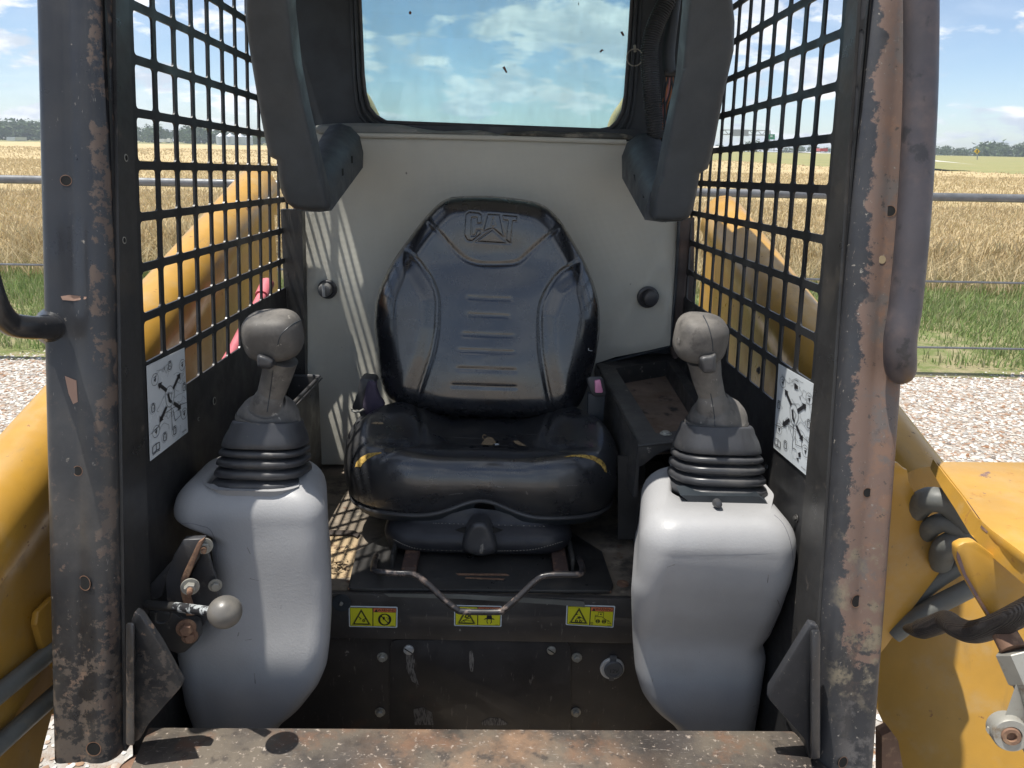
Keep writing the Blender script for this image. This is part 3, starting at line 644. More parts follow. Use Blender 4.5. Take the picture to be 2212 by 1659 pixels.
# --- front posts: bent channel with lean
def postY(z): return .966+.193*(z-.2)
def post(side, m):
    s = side; xi = XC+s*.4505
    prof = []      # (x offset outwards from inner corner, y offset)
    ro = .022
    for a in range(0, 91, 15): prof.append((ro-ro*math.cos(R(a)), ro-ro*math.sin(R(a))))
    w = .075 if s > 0 else .079
    prof += [(.030, .0), (.036, .0022), (.042, .003), (.048, .0015), (w-.012, -.001)]
    for a in range(15, 91, 15): prof.append((w-.012+.012*math.sin(R(a)), .011-.012*math.cos(R(a))))
    prof += [(w, .07)]
    inn = [(w-.006, .07), (w-.006, .02), (w-.016, .008), (.03, .008), (.012, .015), (.007, .025), (.007, .075)]
    full = [(.0, .075)]+prof+inn
    rings = []
    for z in np.linspace(.75, -.735, 30):
        y0 = postY(z); rings.append([(xi+s*a, y0+b, z+.0*b) for a, b in full])
    bm = loft(rings)
    o = fin(bm, 'front_post', m, cab, smooth=50); return o
PL = post(-1, m_post_l); PR = post(1, m_post_r)
bPL = bvh_of(PL); bPR = bvh_of(PR)
m_hole = mat('dark_bolt_hole', (.006, .006, .006), .9); m_tan = mat('mud_plug', (.42, .33, .20), .9)
def disc(u, v, r, bvh, m, nm, parent, rim=None):
    q = _ray(u, v, CT).normalized(); h, n, *_ = bvh.ray_cast(Vector((0, 0, 0)), q, 5)
    if h is None: return
    if n.dot(q) > 0: n = -n
    rr_ = r/FPX*h.length*.97
    o = fin(lathe(h+n*.0006, -n, [(0, rr_), (.0045, rr_)], 22), nm, m, parent)
    if rim:
        fin(loft([[h+n*.001+(n.orthogonal().normalized()*math.cos(t)+n.cross(n.orthogonal().normalized())*math.sin(t))*rr_*k for t in (2*math.pi*w/22 for w in range(22))] for k in (1.0, 1.13)], cap=False), 'hole_rim', rim, o)
for (u, v, r) in ((143, 390, 9), (169, 1017, 9), (184, 1259, 13), (203, 1617, 12)): disc(u, v, r, bPL, m_hole, 'bolt_hole', PL, m_rust)
for (u, v, r) in ((1922, 456, 10), (1873, 1064, 9), (1849, 1298, 12), (1820, 1646, 10)): disc(u, v, r, bPR, m_hole, 'bolt_hole', PR, m_rust)
disc(1905, 561, 8, bPR, m_tan, 'mud_splash', PR)
on_surface(bPL, [(131, 640), (150, 637), (187, 641), (186, 646), (160, 650), (135, 648)], 'bare_patch', mat('bare_primer', (.30, .19, .14), .7), PL, .0006, 5)
on_surface(bPL, [(140, 812), (165, 822), (168, 868), (158, 873), (148, 850)], 'bare_patch', bpy.data.materials['bare_primer'], PL, .0006, 5)
# inner return flange of each post overlapping the screens, with the small latch window on the left
for s, X, m in ((-1, XL+.004, m_post_l), (1, XR-.004, m_post_r)):
    pts = [(X, postY(z)+.022, z) for z in (.75, -.735)]+[(X, 1.0194-.1404*(.1889-z), z) for z in (-.735, .75)]
    fin(prism(pts, (s*.004, 0, 0)), 'post_flange', m_black, cab)
# grab bar on left post and the tube down the outside of the right post
gb = [PY(u, v, y) for u, v, y in ((-70, 430, .80), (-40, 560, .80), (-12, 655, .80), (20, 697, .82), (62, 707, .84), (112, 707, .885))]
fin(tube(cr(gb, 8), .0135, 16), 'grab_handle', m_post_l, cab)
fin(lathe(PY(116, 706, .90), PY(80, 706, .86)-PY(116, 706, .90), [(-.01, .026), (0, .024), (.012, .018), (.02, .0145)], 20), 'handle_boss', m_post_l, cab)
tp = [PY(u, v, y) for u, v, y in ((1990, -60, .93), (1988, 200, .915), (1975, 450, .895), (1957, 650, .875), (1945, 730, .868), (1945, 790, .868), (1953, 822, .88))]
fin(tube(cr(tp, 8), [.0185]*(8*5)+[.018, .0178, .0172, .016, .014, .011, .008, .005, .002], 18), 'outer_tube', mat('worn_tube_paint', (.058, .052, .058), .42, layers=[
    dict(c=(.13, .095, .085), s=14, lo=.45, hi=.7, a=.7, rg=.6), dict(c=(.02, .02, .022), s=25, lo=.58, hi=.66, a=.7)], bumps=[(200, .1, .0006)]), cab)
fin(box(XL+.035, XR-.035, 1.06, 1.72, .452, .466), 'bounce_headliner', mat('pale_bounce_sheet', (.55, .55, .52), .9), cab)  # unseen pale ceiling sheet, added to bounce light into the cab
# --- roof (its front edge and eaves shade the cab) and rear wall
fin(box(XL-.026, XR+.026, postY(.5)+.0, 1.85, .47, .52), 'roof', m_dark, cab, bev=.01)
fin(box(XL-.02, XR+.02, postY(.42), postY(.42)+.05, .40, .47), 'roof_header', m_dark, cab, bev=.004)
for X0, X1 in ((XL-.012, XL+.014), (XR-.014, XR+.012)): fin(box(X0, X1, 1.05, 1.80, .42, .47), 'roof_rail', m_dark, cab)
YP = 1.70; YT = 1.732; YW = 1.757
def P(u, v, Y=YW): return PY(u, v, Y)
# rear wall: plate with a rounded window opening
win = [(772, -140), (777, 0), (784, 160), (789, 205), (797, 232), (812, 251), (835, 264), (1295, 281), (1318, 277), (1334, 262), (1345, 240), (1351, 205), (1359, 100), (1365, 0), (1372, -140)]
out = [(600, -140), (600, 0), (600, 160), (600, 205), (600, 260), (600, 330), (835, 335), (1295, 345), (1500, 350), (1500, 300), (1500, 240), (1500, 205), (1500, 100), (1500, 0), (1500, -140)]
def band(a, b, Ya, Yb, ext, nm, m, closed=False, bev=0, parent=None):
    bm = NB(); rings = []
    A = [PY(*p, Ya) for p in a]; B = [PY(*p, Yb) for p in b]; n = len(A)
    va = [bm.verts.new(p) for p in A]; vb = [bm.verts.new(p) for p in B]; va2 = [bm.verts.new(p+Vector(ext)) for p in A]; vb2 = [bm.verts.new(p+Vector(ext)) for p in B]
    for i in range(n-1):
        bm.faces.new((va[i], va[i+1], vb[i+1], vb[i])); bm.faces.new((va2[i+1], va2[i], vb2[i], vb2[i+1]))
        bm.faces.new((va[i+1], va[i], va2[i], va2[i+1])); bm.faces.new((vb[i], vb[i+1], vb2[i+1], vb2[i]))
    return fin(bm, nm, m, parent or cab, bev=bev)
rw = band(win, out, YW, YW-.015, (0, .02, 0), 'rear_wall', m_dark)
# rubber gasket: two stepped ridges round the opening
def grow(pts, d): 
    c = Vector((1070, 60)); o = []
    for u, v in pts:
        q = Vector((u, v))-c; o.append((u+d*math.copysign(1, q.x)*min(1, abs(q.x)/250), v+d*max(0, q.y)/190))
    return o
for d, y in ((0, YW-.006), (9, YW-.012), (18, YW-.009)):
    fin(tube([PY(u, v, y) for u, v in grow(win, d)], .0042, 8), 'window_gasket', m_rubber if d == 0 else m_dark, cab)
glz = thing('rear_window', 'greenish dusty rear window of the cab with smeared insects', 'window', PY(1070, 270, YW+.01))
fin(prism([PY(*p, YW+.012) for p in [(765, -140)]+grow(win[1:-1], 6)+[(1380, -140)]], (0, .004, 0)), 'window_pane', m_glass, glz)
for sh in ([(883, 27), (886, 23), (889, 27), (888, 31), (884, 31)], [(1085, 146), (1090, 143), (1093, 149), (1096, 156), (1093, 158), (1089, 151)], [(1340, 70), (1344, 67), (1347, 72), (1349, 77), (1345, 78), (1342, 73)], [(1295, 111), (1300, 106), (1305, 109), (1301, 110), (1298, 114)], [(1249, 4), (1251, 9), (1249, 12)]):
    fin(prism([PY(*p, YW+.0115) for p in sh], (0, -.0006, 0)), 'insect_smear', m_bug, glz)
bm = NB()
for k in range(60):
    u, v = random.uniform(790, 1350), random.uniform(5, 255); s_ = random.uniform(.4, 1.0); fin_p = [PY(u+s_*math.cos(a), v+s_*1.2*math.sin(a), YW+.0116) for a in (0, 1.5, 3, 4.6)]
    bm.faces.new([bm.verts.new(p) for p in fin_p])
fin(bm, 'dirt_specks', m_bug, glz, smooth=0)
# pale engine hood edges seen through the lower window corners
m_hood = mat('faded_hood_paint', (.70, .50, .25), .5)
hood = thing('engine_hood', 'faded yellow engine hood edges just behind the rear window', 'hood', PY(1070, 300, 1.95))
fin(tube(cr([PY(*p, 1.95) for p in ((770, 190), (790, 215), (803, 240), (812, 262), (814, 290))], 5), .013, 10), 'hood_edge', m_hood, hood)
fin(tube(cr([PY(*p, 1.95) for p in ((1370, 195), (1350, 225), (1330, 255), (1320, 285), (1318, 300))], 5), .013, 10), 'hood_edge', m_hood, hood)
fin(box(XL, XR, 1.762, 1.770, -1.10, .055), 'rear_plate', m_dark, cab)
# --- grey cloth trim panel
panel_px = [(625, 285), (760, 290), (1350, 305), (1500, 312), (1474, 400), (1468, 480), (1459, 620), (1447, 746), (1400, 757), (1330, 771), (1288, 785), (1286, 1003), (664, 1003), (657, 800), (652, 600), (650, 455), (640, 360)]
def ripple(V, d):
    u, v = V[:, 0], V[:, 1]
    h = .004*np.sin(u*.011+v*.004)+.0025*np.sin(v*.02-u*.006)+.004*np.exp(-((u-1400-(v-600)*-.45)/28)**2)*sstep(420, 560, v)+.003*np.exp(-((u-1375-(v-640)*-.6)/20)**2)*sstep(500, 640, v)
    return 1.9*h*sstep(0, 40, d)
bm = inflate(panel_px, 14, lambda u, v: 1.734-.000097*(v-290), 10, .006, .014, disp=ripple, smooth_out=0)
pan = fin(bm, 'trim_panel', m_cloth, cab, smooth=50); bPan = bvh_of(pan)
fin(tube([PY(u, v, YT-.008) for u, v in ((735, 292), (900, 294), (1100, 299), (1352, 307))], .0055, 10), 'panel_piping', m_cloth, cab)
# loose rubber flap under the window
flap = [(735, 268), (760, 266), (850, 269), (900, 279), (960, 282), (1010, 282), (1060, 287), (1100, 298), (1140, 299), (1155, 301), (1350, 306), (1355, 303), (1300, 300), (1000, 293), (760, 290)]
fin(inflate([(680, 272), (750, 266), (850, 268), (905, 277), (960, 283), (1030, 281), (1085, 291), (1150, 300), (1120, 300), (1000, 296), (760, 291), (690, 290)], 8, lambda u, v: YT-.004, 8, .008, .012, smooth_out=3), 'loose_flap', mat('grey_vinyl_flap', (.17, .18, .17), .6, layers=[dict(c=(.2, .19, .16), s=30, lo=.5, hi=.7, a=.6)]), cab)
fin(inflate([(1160, 283), (1210, 286), (1290, 285), (1345, 289), (1368, 296), (1345, 304), (1300, 303), (1200, 300), (1120, 297), (1080, 288)], 8, lambda u, v: YT-.002, 8, .008, .012, smooth_out=3), 'worn_flap', mat('worn_leathery_flap', (.085, .085, .075), .75, layers=[dict(c=(.22, .20, .16), s=26, lo=.5, hi=.65)], bumps=[(70, .6, .003)]), cab)
fin(prism([PY(*p, YT+.004) for p in ((690, 266), (1400, 280), (1400, 310), (690, 300))], (0, .02, 0)), 'window_ledge', m_dark, cab)
# two knobs in the panel
def knob(u, v, ru, lab_, slot):
    c = PY(u, v, YP-.012); r = ru/FPX*c.length
    h = fin(lathe(c, (0, -1, -.1), [(0, r), (.006, r), (.008, r*.9), (.008, r*.78), (.002, r*.76)], 28), 'knob_ring', m_rubber, cab)
    c2 = c+Vector((.004 if not slot else -.003, -.012, 0))
    fin(lathe(c2, (0, -1, -.1), [(-.012, r*.72), (.006, r*.70), (.012, r*.62), (.0135, r*.5)], 24), 'knob_cap', m_rubber if not slot else mat('knob_plastic', (.12, .12, .12), .35), cab)
    if slot: fin(prism([c2+Vector((-.0035, -.0145, .013)), c2+Vector((.0035, -.0145, .013)), c2+Vector((.0035, -.0145, -.014)), c2+Vector((-.0035, -.0145, -.014))], (0, -.003, 0)), 'knob_fin', mat('pale_knob_fin', (.35, .35, .34), .4), cab, bev=.001)
knob(708, 624, 20, '', True); knob(1399, 641, 23, '', False)
# dark corner uprights left and right of the panel
fin(prism([PY(*p, 1.66) for p in ((606, 452), (652, 452), (664, 1010), (640, 1010), (614, 640))], (0, .03, 0)), 'corner_upright', m_black, cab)
fin(prism([PY(*p, 1.70) for p in ((1466, 478), (1500, 470), (1498, 770), (1455, 775), (1447, 746), (1459, 620))], (0, .02, 0)), 'corner_upright', mat('brown_worn_upright', (.050, .038, .035), .55, layers=[dict(c=(.10, .065, .05), s=9, lo=.45, hi=.7)]), cab)
fin(tube([PY(*p, YP-.006) for p in ((1467, 470), (1459, 620), (1448, 748), (1400, 760), (1290, 787))], .0035, 8), 'edge_seal', m_dark, cab)
# --- floor, riser, footwell, sill
ZF = -.69
fl = fin(box(XL, XR, 1.125, 1.76, ZF-.01, ZF), 'seat_floor', m_floor, cab); bFl = bvh_of(fl)
on_surface(bFl, [(700, 1152), (772, 1150), (776, 1160), (757, 1247), (700, 1252)], 'floor_hatch', m_leaf, cab, .0006, 6)
fin(prism([PZ(*p, ZF+.001) for p in ((700, 1148), (765, 1149), (778, 1156), (772, 1164), (760, 1158), (700, 1158))], (0, 0, .004)), 'hatch_lip', mat('dark_hatch_rubber', (.04, .03, .025), .6), cab, bev=.001)
bm = NB()
for k in range(26):
    u, v = random.uniform(705, 752), random.uniform(1180, 1238); c = PZ(u, v, ZF+.003); s_ = random.uniform(.003, .008); a = random.uniform(0, 6.3)
    vs = [bm.verts.new(c+Vector((s_*math.cos(a+t)*w_, s_*math.sin(a+t)*w_, random.uniform(0, .006)))) for t, w_ in ((0, 1.3), (1.3, .5), (3.1, 1.2), (4.6, .5))]; bm.faces.new(vs)
lf = fin(bm, 'leaf_litter', m_leaf, cab, smooth=0, recalc=False); lf['kind'] = 'stuff'
YR = 1.12
fin(box(XL, XR, YR-.006, YR+.006, -.775, ZF+.002), 'riser_upper', m_riser, cab, bev=.002)
fin(box(XL, XR, YR+.004, YR+.012, -1.10, -.772), 'riser_lower', m_riser, cab)
ap = [PY(*p, YR) for p in ((842, 1568), (842, 1400), (846, 1388), (856, 1383), (1215, 1384), (1228, 1388), (1233, 1400), (1234, 1568))]
ap = ap+[ap[-1]+Vector((0, 0, -.08)), ap[0]+Vector((0, 0, -.08))]
fin(prism(ap, (0, .006, 0)), 'access_cover', m_riser, cab, bev=.0012)
fin(box(XL, XR, .74, 1.13, -1.10, -1.08), 'footwell_floor', m_floor, cab)
sill = fin(prism([PZ(*p, -.725) for p in ((320, 1569), (1715, 1577), (1790, 1659), (1860, 1720), (230, 1720), (280, 1659))], (0, 0, -.05)), 'door_sill', m_sill, cab, bev=.004)
fin(box(-.44, .41, .70, .80, -1.10, -.77), 'sill_box', m_black, cab)
bS = bvh_of(sill)
for (poly, nm) in (([(1050, 1568-0), (1052, 1569)], None),): pass
# scrapes and screws on the riser
m_scr = mat('pale_scrape', (.22, .205, .185), .75, layers=[dict(c=(.05, .045, .04), s=90, st=(6, 1, 1), lo=.45, hi=.6)])
def scrape(poly, Y): fin(prism([PY(*p, Y) for p in poly], (0, .0005, 0)), 'scrape_mark', m_scr, cab, smooth=0)
scrape([(1014, 1408), (1020, 1404), (1024, 1425), (1022, 1452), (1016, 1450), (1013, 1430)], YR-.0008)
scrape([(893, 1532), (915, 1528), (933, 1540), (936, 1566), (896, 1566)], YR-.0008)
scrape([(1040, 1560), (1058, 1551), (1080, 1552), (1098, 1564), (1085, 1567), (1042, 1567)], YR-.0008)
scrape([(877, 1412), (888, 1405), (897, 1430), (893, 1445), (905, 1480), (890, 1472), (878, 1445)], YR-.0008)
def bolt(u, v, Y, r, m, nm='bolt', kind='hex'):
    c = PY(u, v, Y)
    if kind == 'hex': b = hexbolt(c, (0, -1, 0), r, r*1.1)
    elif kind == 'slot':
        b = lathe(c, (0, -1, 0), [(0, r), (r*.35, r*.95), (r*.5, r*.7)], 22)
    else: b = lathe(c, (0, -1, 0), [(0, r*1.4), (r*.2, r*1.35), (r*.25, r*.7), (r*1.2, r*.65), (r*1.3, r*.3)], 14)
    o = fin(b, nm, m, cab)
    if kind == 'slot':
        fin(prism([c+Vector((-r*.8, -r*.52, r*.45)), c+Vector((-r*.7, -r*.52, r*.62)), c+Vector((r*.8, -r*.52, -r*.45)), c+Vector((r*.7, -r*.52, -r*.62))], (0, -.0003, 0)), 'screw_slot', m_hole, o)
bolt(883, 1403, YR-.001, .0092, m_alu, 'quarter_turn_screw', 'slot')
bolt(1191, 1404, YR-.001, .008, m_steel, 'screw', 'slot')
for u, v in ((826, 1419), (1246, 1420), (821, 1538), (1244, 1538)): bolt(u, v, YR+.003, .006, m_steel, 'stud_nut')
bolt(738, 1302, YR-.007, .0045, m_steel, 'rivet_pin', 'pin')
c = PY(738, 1302, YR-.007); fin(lathe(c, (0, -1, 0), [(0, .016), (.002, .0155), (.002, .011)], 24), 'rubber_washer', m_dark, cab)
# 12 V socket
c = PY(1322, 1443, YR+.003)
fin(lathe(c, (0, -1, 0), [(0, .0215), (.003, .0212), (.004, .0195), (.0035, .017)], 36), 'socket_ring', m_alu, cab)
sc_ = fin(lathe(c+Vector((.002, -.002, 0)), (0, -1, 0), [(0, .0168), (.005, .0165), (.0062, .0155), (.0062, .011), (.0052, .0108)], 32), 'socket_cap', mat('grey_socket_cap', (.10, .105, .11), .5), cab)
fin(prism([c+Vector((x_, -.0045, z_)) for x_, z_ in ((-.0055, .014), (.0055, .014), (.006, .027), (-.006, .027))], (0, .003, 0)), 'cap_hinge', bpy.data.materials['grey_socket_cap'], sc_, bev=.0006)
fin(prism([c+Vector((x_, -.0045, z_)) for x_, z_ in ((-.005, -.014), (.005, -.014), (.004, -.0235), (-.004, -.0235))], (0, .003, 0)), 'cap_tab', bpy.data.materials['grey_socket_cap'], sc_, bev=.0006)
a = Art(lambda s, t: c+Vector((.002+s, -.0094, t))); a.text('12V', (0, 0), .0105, bold=.01); a.done('cap_lettering', mat('moulded_letter', (.03, .032, .035), .5), sc_)

for (u, v, r_) in ((463, 866, 6), (429, 905, 3), (272, 341, 5), (268, 519, 5)):
    c = PX(u, v, XL+.0025 if u > 300 else XL+.0045); q = r_/FPX*c.length
    fin(lathe(c, (1, 0, 0), [(0, q*1.35), (.0006, q*1.35), (.0006, q)], 18), 'hole_rim', m_steel, cab); fin(lathe(c, (1, 0, 0), [(0, q), (.0007, q*.98)], 18), 'plate_hole', m_hole, cab)
for (u, v) in ((1640, 800), (1720, 1120), (1655, 1010)):
    c = PX(u, v, XR-.0008); fin(hexbolt(c, (-1, 0, 0), .004, .003), 'plate_bolt', m_black, cab)
# --- labels
def quadmap(P0, P1, P2, P3, off):   # s right, t up; P0 bottom-left, P1 bottom-right, P2 top-right, P3 top-left
    off = Vector(off)
    return lambda s, t: (P0*(1-s)*(1-t)+P1*s*(1-t)+P2*s*t+P3*(1-s)*t)+off
def warn(corners, lab, kind):
    Y = YR-.0066; TL, TR, BR, BL = [PY(*p, Y) for p in corners]
    f0 = quadmap(BL, BR, TR, TL, (0, 0, 0)); L = lambda k: quadmap(BL, BR, TR, TL, (0, -.0004*k, 0)); asp = 2.25
    base = fin(prism([f0(s, t) for s, t in rrect(.5, .5, .5, .5, .035, 3)], (0, .0005, 0)), 'warning_label', m_white, cab, smooth=0); base['label'] = lab
    a = Art(L(1)); a.poly(rrect(.5, .5, .478, .452, .03, 3)); a.done('label_ground', m_ink, base)
    a = Art(L(2)); a.poly([(.033, .075), (.487, .075), (.487, .925), (.033, .925)]); a.poly([(.508, .075), (.967, .075), (.967, .735), (.508, .735)]); a.done('label_yellow', m_lyel, base)
    a = Art(L(2)); a.poly([(.508, .75), (.967, .75), (.967, .925), (.508, .925)]); a.done('label_header', m_lora, base)
    a = Art(L(3)); a.text('WARNING', (.775, .835), .17, asp, .012); a.poly([(.53, .765), (.60, .765), (.565, .91)])
    tri = [(.075, .14), (.445, .14), (.26, .86)]; a.line(tri, .022, True, asp); tri2 = [(.105, .175), (.415, .175), (.26, .79)]; a.line(tri2, .038, True, asp)
    if kind == 0:
        a.line([(.20, .52), (.24, .45), (.23, .36)], .03, False, asp); a.line([(.21, .47), (.26, .42)], .025, False, asp); a.ring((.31, .32), .02, .05, .018); a.line([(.28, .36), (.34, .44), (.33, .30)], .02, False, asp)
        a.ring((.74, .40), .115, .26, .045, 28); a.line([(.66, .58), (.82, .22)], .045, False, asp); a.poly([(.69, .48), (.73, .55), (.75, .46), (.71, .38)]); a.line([(.77, .50), (.83, .46), (.80, .38)], .02, False, asp)
    elif kind == 1:
        a.line([(.20, .30), (.34, .42)], .03, False, asp); a.line([(.22, .46), (.30, .62), (.35, .55), (.27, .40)], .028, True, asp); a.ring((.27, .50), .03, .07, .02); a.line([(.15, .22), (.19, .28), (.23, .22)], .03, False, asp); a.line([(.19, .30), (.40, .26)], .02, False, asp)
        a.poly([(.68, .40), (.80, .40), (.785, .58), (.76, .66), (.72, .66), (.695, .58)]); a.poly([(.62, .34), (.66, .42), (.82, .42), (.86, .34), (.80, .37), (.68, .37)]); a.line([(.70, .37), (.69, .24), (.715, .17)], .035, False, asp); a.line([(.78, .37), (.79, .24), (.765, .17)], .035, False, asp)
    else:
        a.line([(.19, .26), (.22, .36), (.28, .36), (.30, .26)], .025, False, asp); a.ring((.22, .24), .02, .045, .02); a.ring((.30, .24), .02, .045, .02); a.poly([(.22, .44), (.28, .48), (.32, .40), (.26, .38)]); a.line([(.30, .44), (.37, .34), (.34, .24)], .02, False, asp); a.line([(.20, .54), (.24, .56)], .03, False, asp)
        a.line([(.60, .32), (.60, .56), (.66, .56), (.66, .70), (.77, .70), (.77, .46)], .018, False, asp); a.line([(.60, .50), (.74, .50), (.88, .30)], .022, False, asp); a.ring((.66, .28), .035, .08, .02); a.ring((.79, .28), .035, .08, .02); a.ring((.66, .28), .015, .035, .015); a.ring((.79, .28), .015, .035, .015)
        a.line([(.87, .20), (.94, .20), (.88, .34)], .018, True, asp); a.poly([(.70, .58), (.73, .58), (.73, .64), (.70, .64)]); a.line([(.515, .12), (.515, .22), (.56, .22), (.56, .12)], .014, True, asp); a.line([(.5375, .12), (.5375, .22)], .012, False, asp)
    a.text('234-9851', (.90, .105), .045, asp, .01)
    a.done('label_print', m_ink, base); return base
warn(((753, 1309), (859, 1311), (858, 1356), (754, 1354)), 'left yellow warning label with triangle and barred circle', 0)
warn(((981, 1307), (1084, 1309), (1083, 1354), (981, 1352)), 'middle yellow warning label with tipping machine, partly behind the bar', 1)
warn(((1224, 1306), (1329, 1309), (1325, 1356), (1222, 1350)), 'right yellow warning label with small loader pictogram', 2)
def chart(px, X, side, lab):
    TL, TR, BR, BL = [PX(*p, X) for p in px]; n = Vector((-side, 0, 0))
    f0 = quadmap(BL, BR, TR, TL, (0, 0, 0)); asp = .66
    base = fin(prism([f0(*p) for p in ((0, 0), (1, 0), (1, 1), (0, 1))], n*-.0006), 'control_chart', m_white, cab, smooth=0); base['label'] = lab
    a = Art(quadmap(BL, BR, TR, TL, n*.0004)); b = Art(quadmap(BL, BR, TR, TL, n*.0008))
    rnd = random.Random(5+int(side))
    for k in range(16):
        x_, y_ = rnd.uniform(.05, .8), rnd.uniform(.25, .9); pts = [(x_, y_)]
        for q in range(6): x_ = min(.96, max(.04, x_+rnd.uniform(-.03, .12))); y_ = min(.95, max(.2, y_+rnd.uniform(-.06, .06))); pts.append((x_, y_))
        a.line([tuple(p)[:2] for p in cr([(p[0], p[1], 0) for p in pts], 4)], .005, False, asp)
    cen = [(.42, .62), (.56, .66), (.66, .56), (.58, .44), (.46, .46)]
    a.line([tuple(p)[:2] for p in cr([(*p, 0) for p in cen], 4, True)], .012, True, asp); a.line([(.5, .60), (.59, .56), (.55, .48)], .012, True, asp)
    b.line([(.49, .58), (.52, .50), (.56, .48)], .03, False, asp)
    b.line([(.02, .28), (.2, .30), (.4, .40), (.62, .40), (.98, .36)], .006, False, asp); b.line([(.55, .44), (.56, .16)], .006, False, asp); b.line([(.60, .38), (.64, .24), (.80, .26), (.78, .38)], .006, False, asp)
    for (p, q, cir) in (((.44, .64), (.24, .76), (.17, .82)), ((.64, .62), (.84, .74), (.90, .82)), ((.42, .45), (.24, .34), (.15, .27)), ((.64, .44), (.82, .33), (.90, .25))):
        dx, dy = q[0]-p[0], q[1]-p[1]; e = (p[0]+dx*.68, p[1]+dy*.68); b.line([p, e], .038, False, asp)
        L_ = math.hypot(dx*asp, dy); nx, ny = -dy/L_/asp, dx*asp/L_; b.poly([(e[0]+nx*.045, e[1]+ny*.045), (e[0]-nx*.045, e[1]-ny*.045), q])
        b.ring(cir, .085, .062, .005, 24); b.poly([(cir[0]-.03, cir[1]+.0), (cir[0]+.03, cir[1]+.02), (cir[0]+.01, cir[1]-.03)]); b.line([(cir[0]-.03, cir[1]+.025), (cir[0]+.035, cir[1]+.03)], .008, False, asp)
    for cir, t_ in (((.10, .53), '5'), ((.93, .55), '3'), ((.56, .88), '4'), ((.36, .14), '2'), ((.62, .13), '1')):
        if side < 0 or t_ in '532': b.line(rrect(*cir, .035, .035, .01, 1), .008, True, asp); b.text(t_, cir, .035, asp)
        b.line([(cir[0]-.03, cir[1]+.05), (cir[0]+.03, cir[1]+.05)], .008, False, asp); a.ring(cir, .075, .058, .004, 22)
    b.line([(.05, .06), (.05, .13), (.14, .14), (.14, .07)], .008, True, asp); b.line([(.14, .07), (.14, .14), (.22, .13), (.22, .06)], .008, True, asp); b.line([(.05, .045), (.14, .055), (.22, .045)], .008, False, asp)
    b.text('230-6852', (.88, .05), .022, asp, .01)
    if side > 0: b.poly([(.72, .17), (.78, .20), (.80, .15), (.74, .13)]); b.poly([(.68, .10), (.74, .12), (.75, .08)]); b.poly([(.50, .83), (.60, .85), (.60, .88), (.50, .90)])
    a.done('chart_lines', m_inkg, base); b.done('chart_print', m_ink, base)
chart(((317, 790.5), (398.5, 751), (406, 933), (325, 996)), XL+.002, -1, 'left white control chart with four black arrows')
chart(((1682, 785.5), (1760.5, 831), (1745.5, 1030.5), (1670.5, 966.5)), XR-.002, 1, 'right white control chart with four black arrows')
# --- gussets and rubber mounts at the post feet
def slab(px, Y, th, nm, m, bev=.002, parent=None, tilt=0.):
    return fin(prism([PY(u, v, Y) for u, v in px], (tilt, th, 0)), nm, m, parent or cab, bev=bev)
slab(((290, 1322), (303, 1330), (345, 1392), (392, 1478), (387, 1490), (316, 1570), (300, 1600), (285, 1604), (284, 1500), (283, 1340)), .80, .012, 'foot_gusset', m_post_l)
fin(loft([[PY(272, v, .775), PY(290, v, .770), PY(292, v, .80), PY(274, v, .80)] for v in (1345, 1420, 1520, 1610)]), 'gusset_edge', m_post_l, cab, bev=.003)
slab(((1752, 1348), (1768, 1352), (1775, 1380), (1770, 1500), (1758, 1635), (1748, 1640), (1740, 1600), (1662, 1512), (1664, 1490), (1733, 1378)), .80, .012, 'foot_gusset', m_post_r)
fin(loft([[PY(1752, v, .770), PY(1772, v, .775), PY(1770, v, .80), PY(1750, v, .80)] for v in (1360, 1440, 1540, 1640)]), 'gusset_edge', m_post_r, cab, bev=.003)
for u in (300, 1742):
    c = PY(u, 1648, .80); fin(lathe(c+Vector((0, 0, -.03)), (0, 0, 1), [(-.02, .024), (.0, .030), (.012, .029), (.014, .022), (.022, .026), (.028, .020), (.03, .014)], 28), 'mount_bush', m_rust, cab)
# cab side sheet strip on the left, tray front etc
# --- storage tray on the right of the seat
ZT = -.455
tr = thing('storage_tray', 'open black steel storage tray with a rusty bottom right of the seat', 'tray', PZ(1400, 870, -.50))
def PT(u, v):
    r_ = _ray(u, v, CT); k = .04/.46; return r_*((-.415-1.69*k)/(r_.z-r_.y*k))
outer = [PT(*p) for p in ((1286, 786), (1378, 961), (1455, 953), (1560, 940), (1530, 860), (1455, 757))]
hole = [PT(*p) for p in ((1330, 796), (1417, 936), (1460, 931), (1513, 925), (1500, 868), (1441, 778))]
bm = NB(); n = 6; H = -.042
o1 = [bm.verts.new(p) for p in outer]; h1 = [bm.verts.new(p) for p in hole]; h2 = [bm.verts.new(p+Vector((0, 0, H))) for p in hole]
for i in range(n): j = (i+1) % n; bm.faces.new((o1[i], o1[j], h1[j], h1[i])); bm.faces.new((h1[i], h1[j], h2[j], h2[i]))
m_tray = mat('dusty_tray_paint', (.048, .047, .046), .42, layers=[dict(c=(.15, .135, .115), s=16, lo=.5, hi=.72, a=.7, rg=.7), dict(c=(.28, .26, .23), s=80, lo=.62, hi=.68, a=.8, rg=.7)], bumps=[(90, .15, .001)])
fin(bm, 'tray_rim', m_tray, tr, recalc=False)
fin(prism([p+Vector((0, 0, H+.003)) for p in hole], (0, 0, -.004)), 'tray_bottom', mat('rusty_tray_bottom', (.21, .155, .12), .8, layers=[dict(c=(.15, .10, .07), s=12, lo=.45, hi=.65), dict(c=(.03, .028, .026), s=20, lo=.55, hi=.7)], bumps=[(60, .3, .002)]), tr)
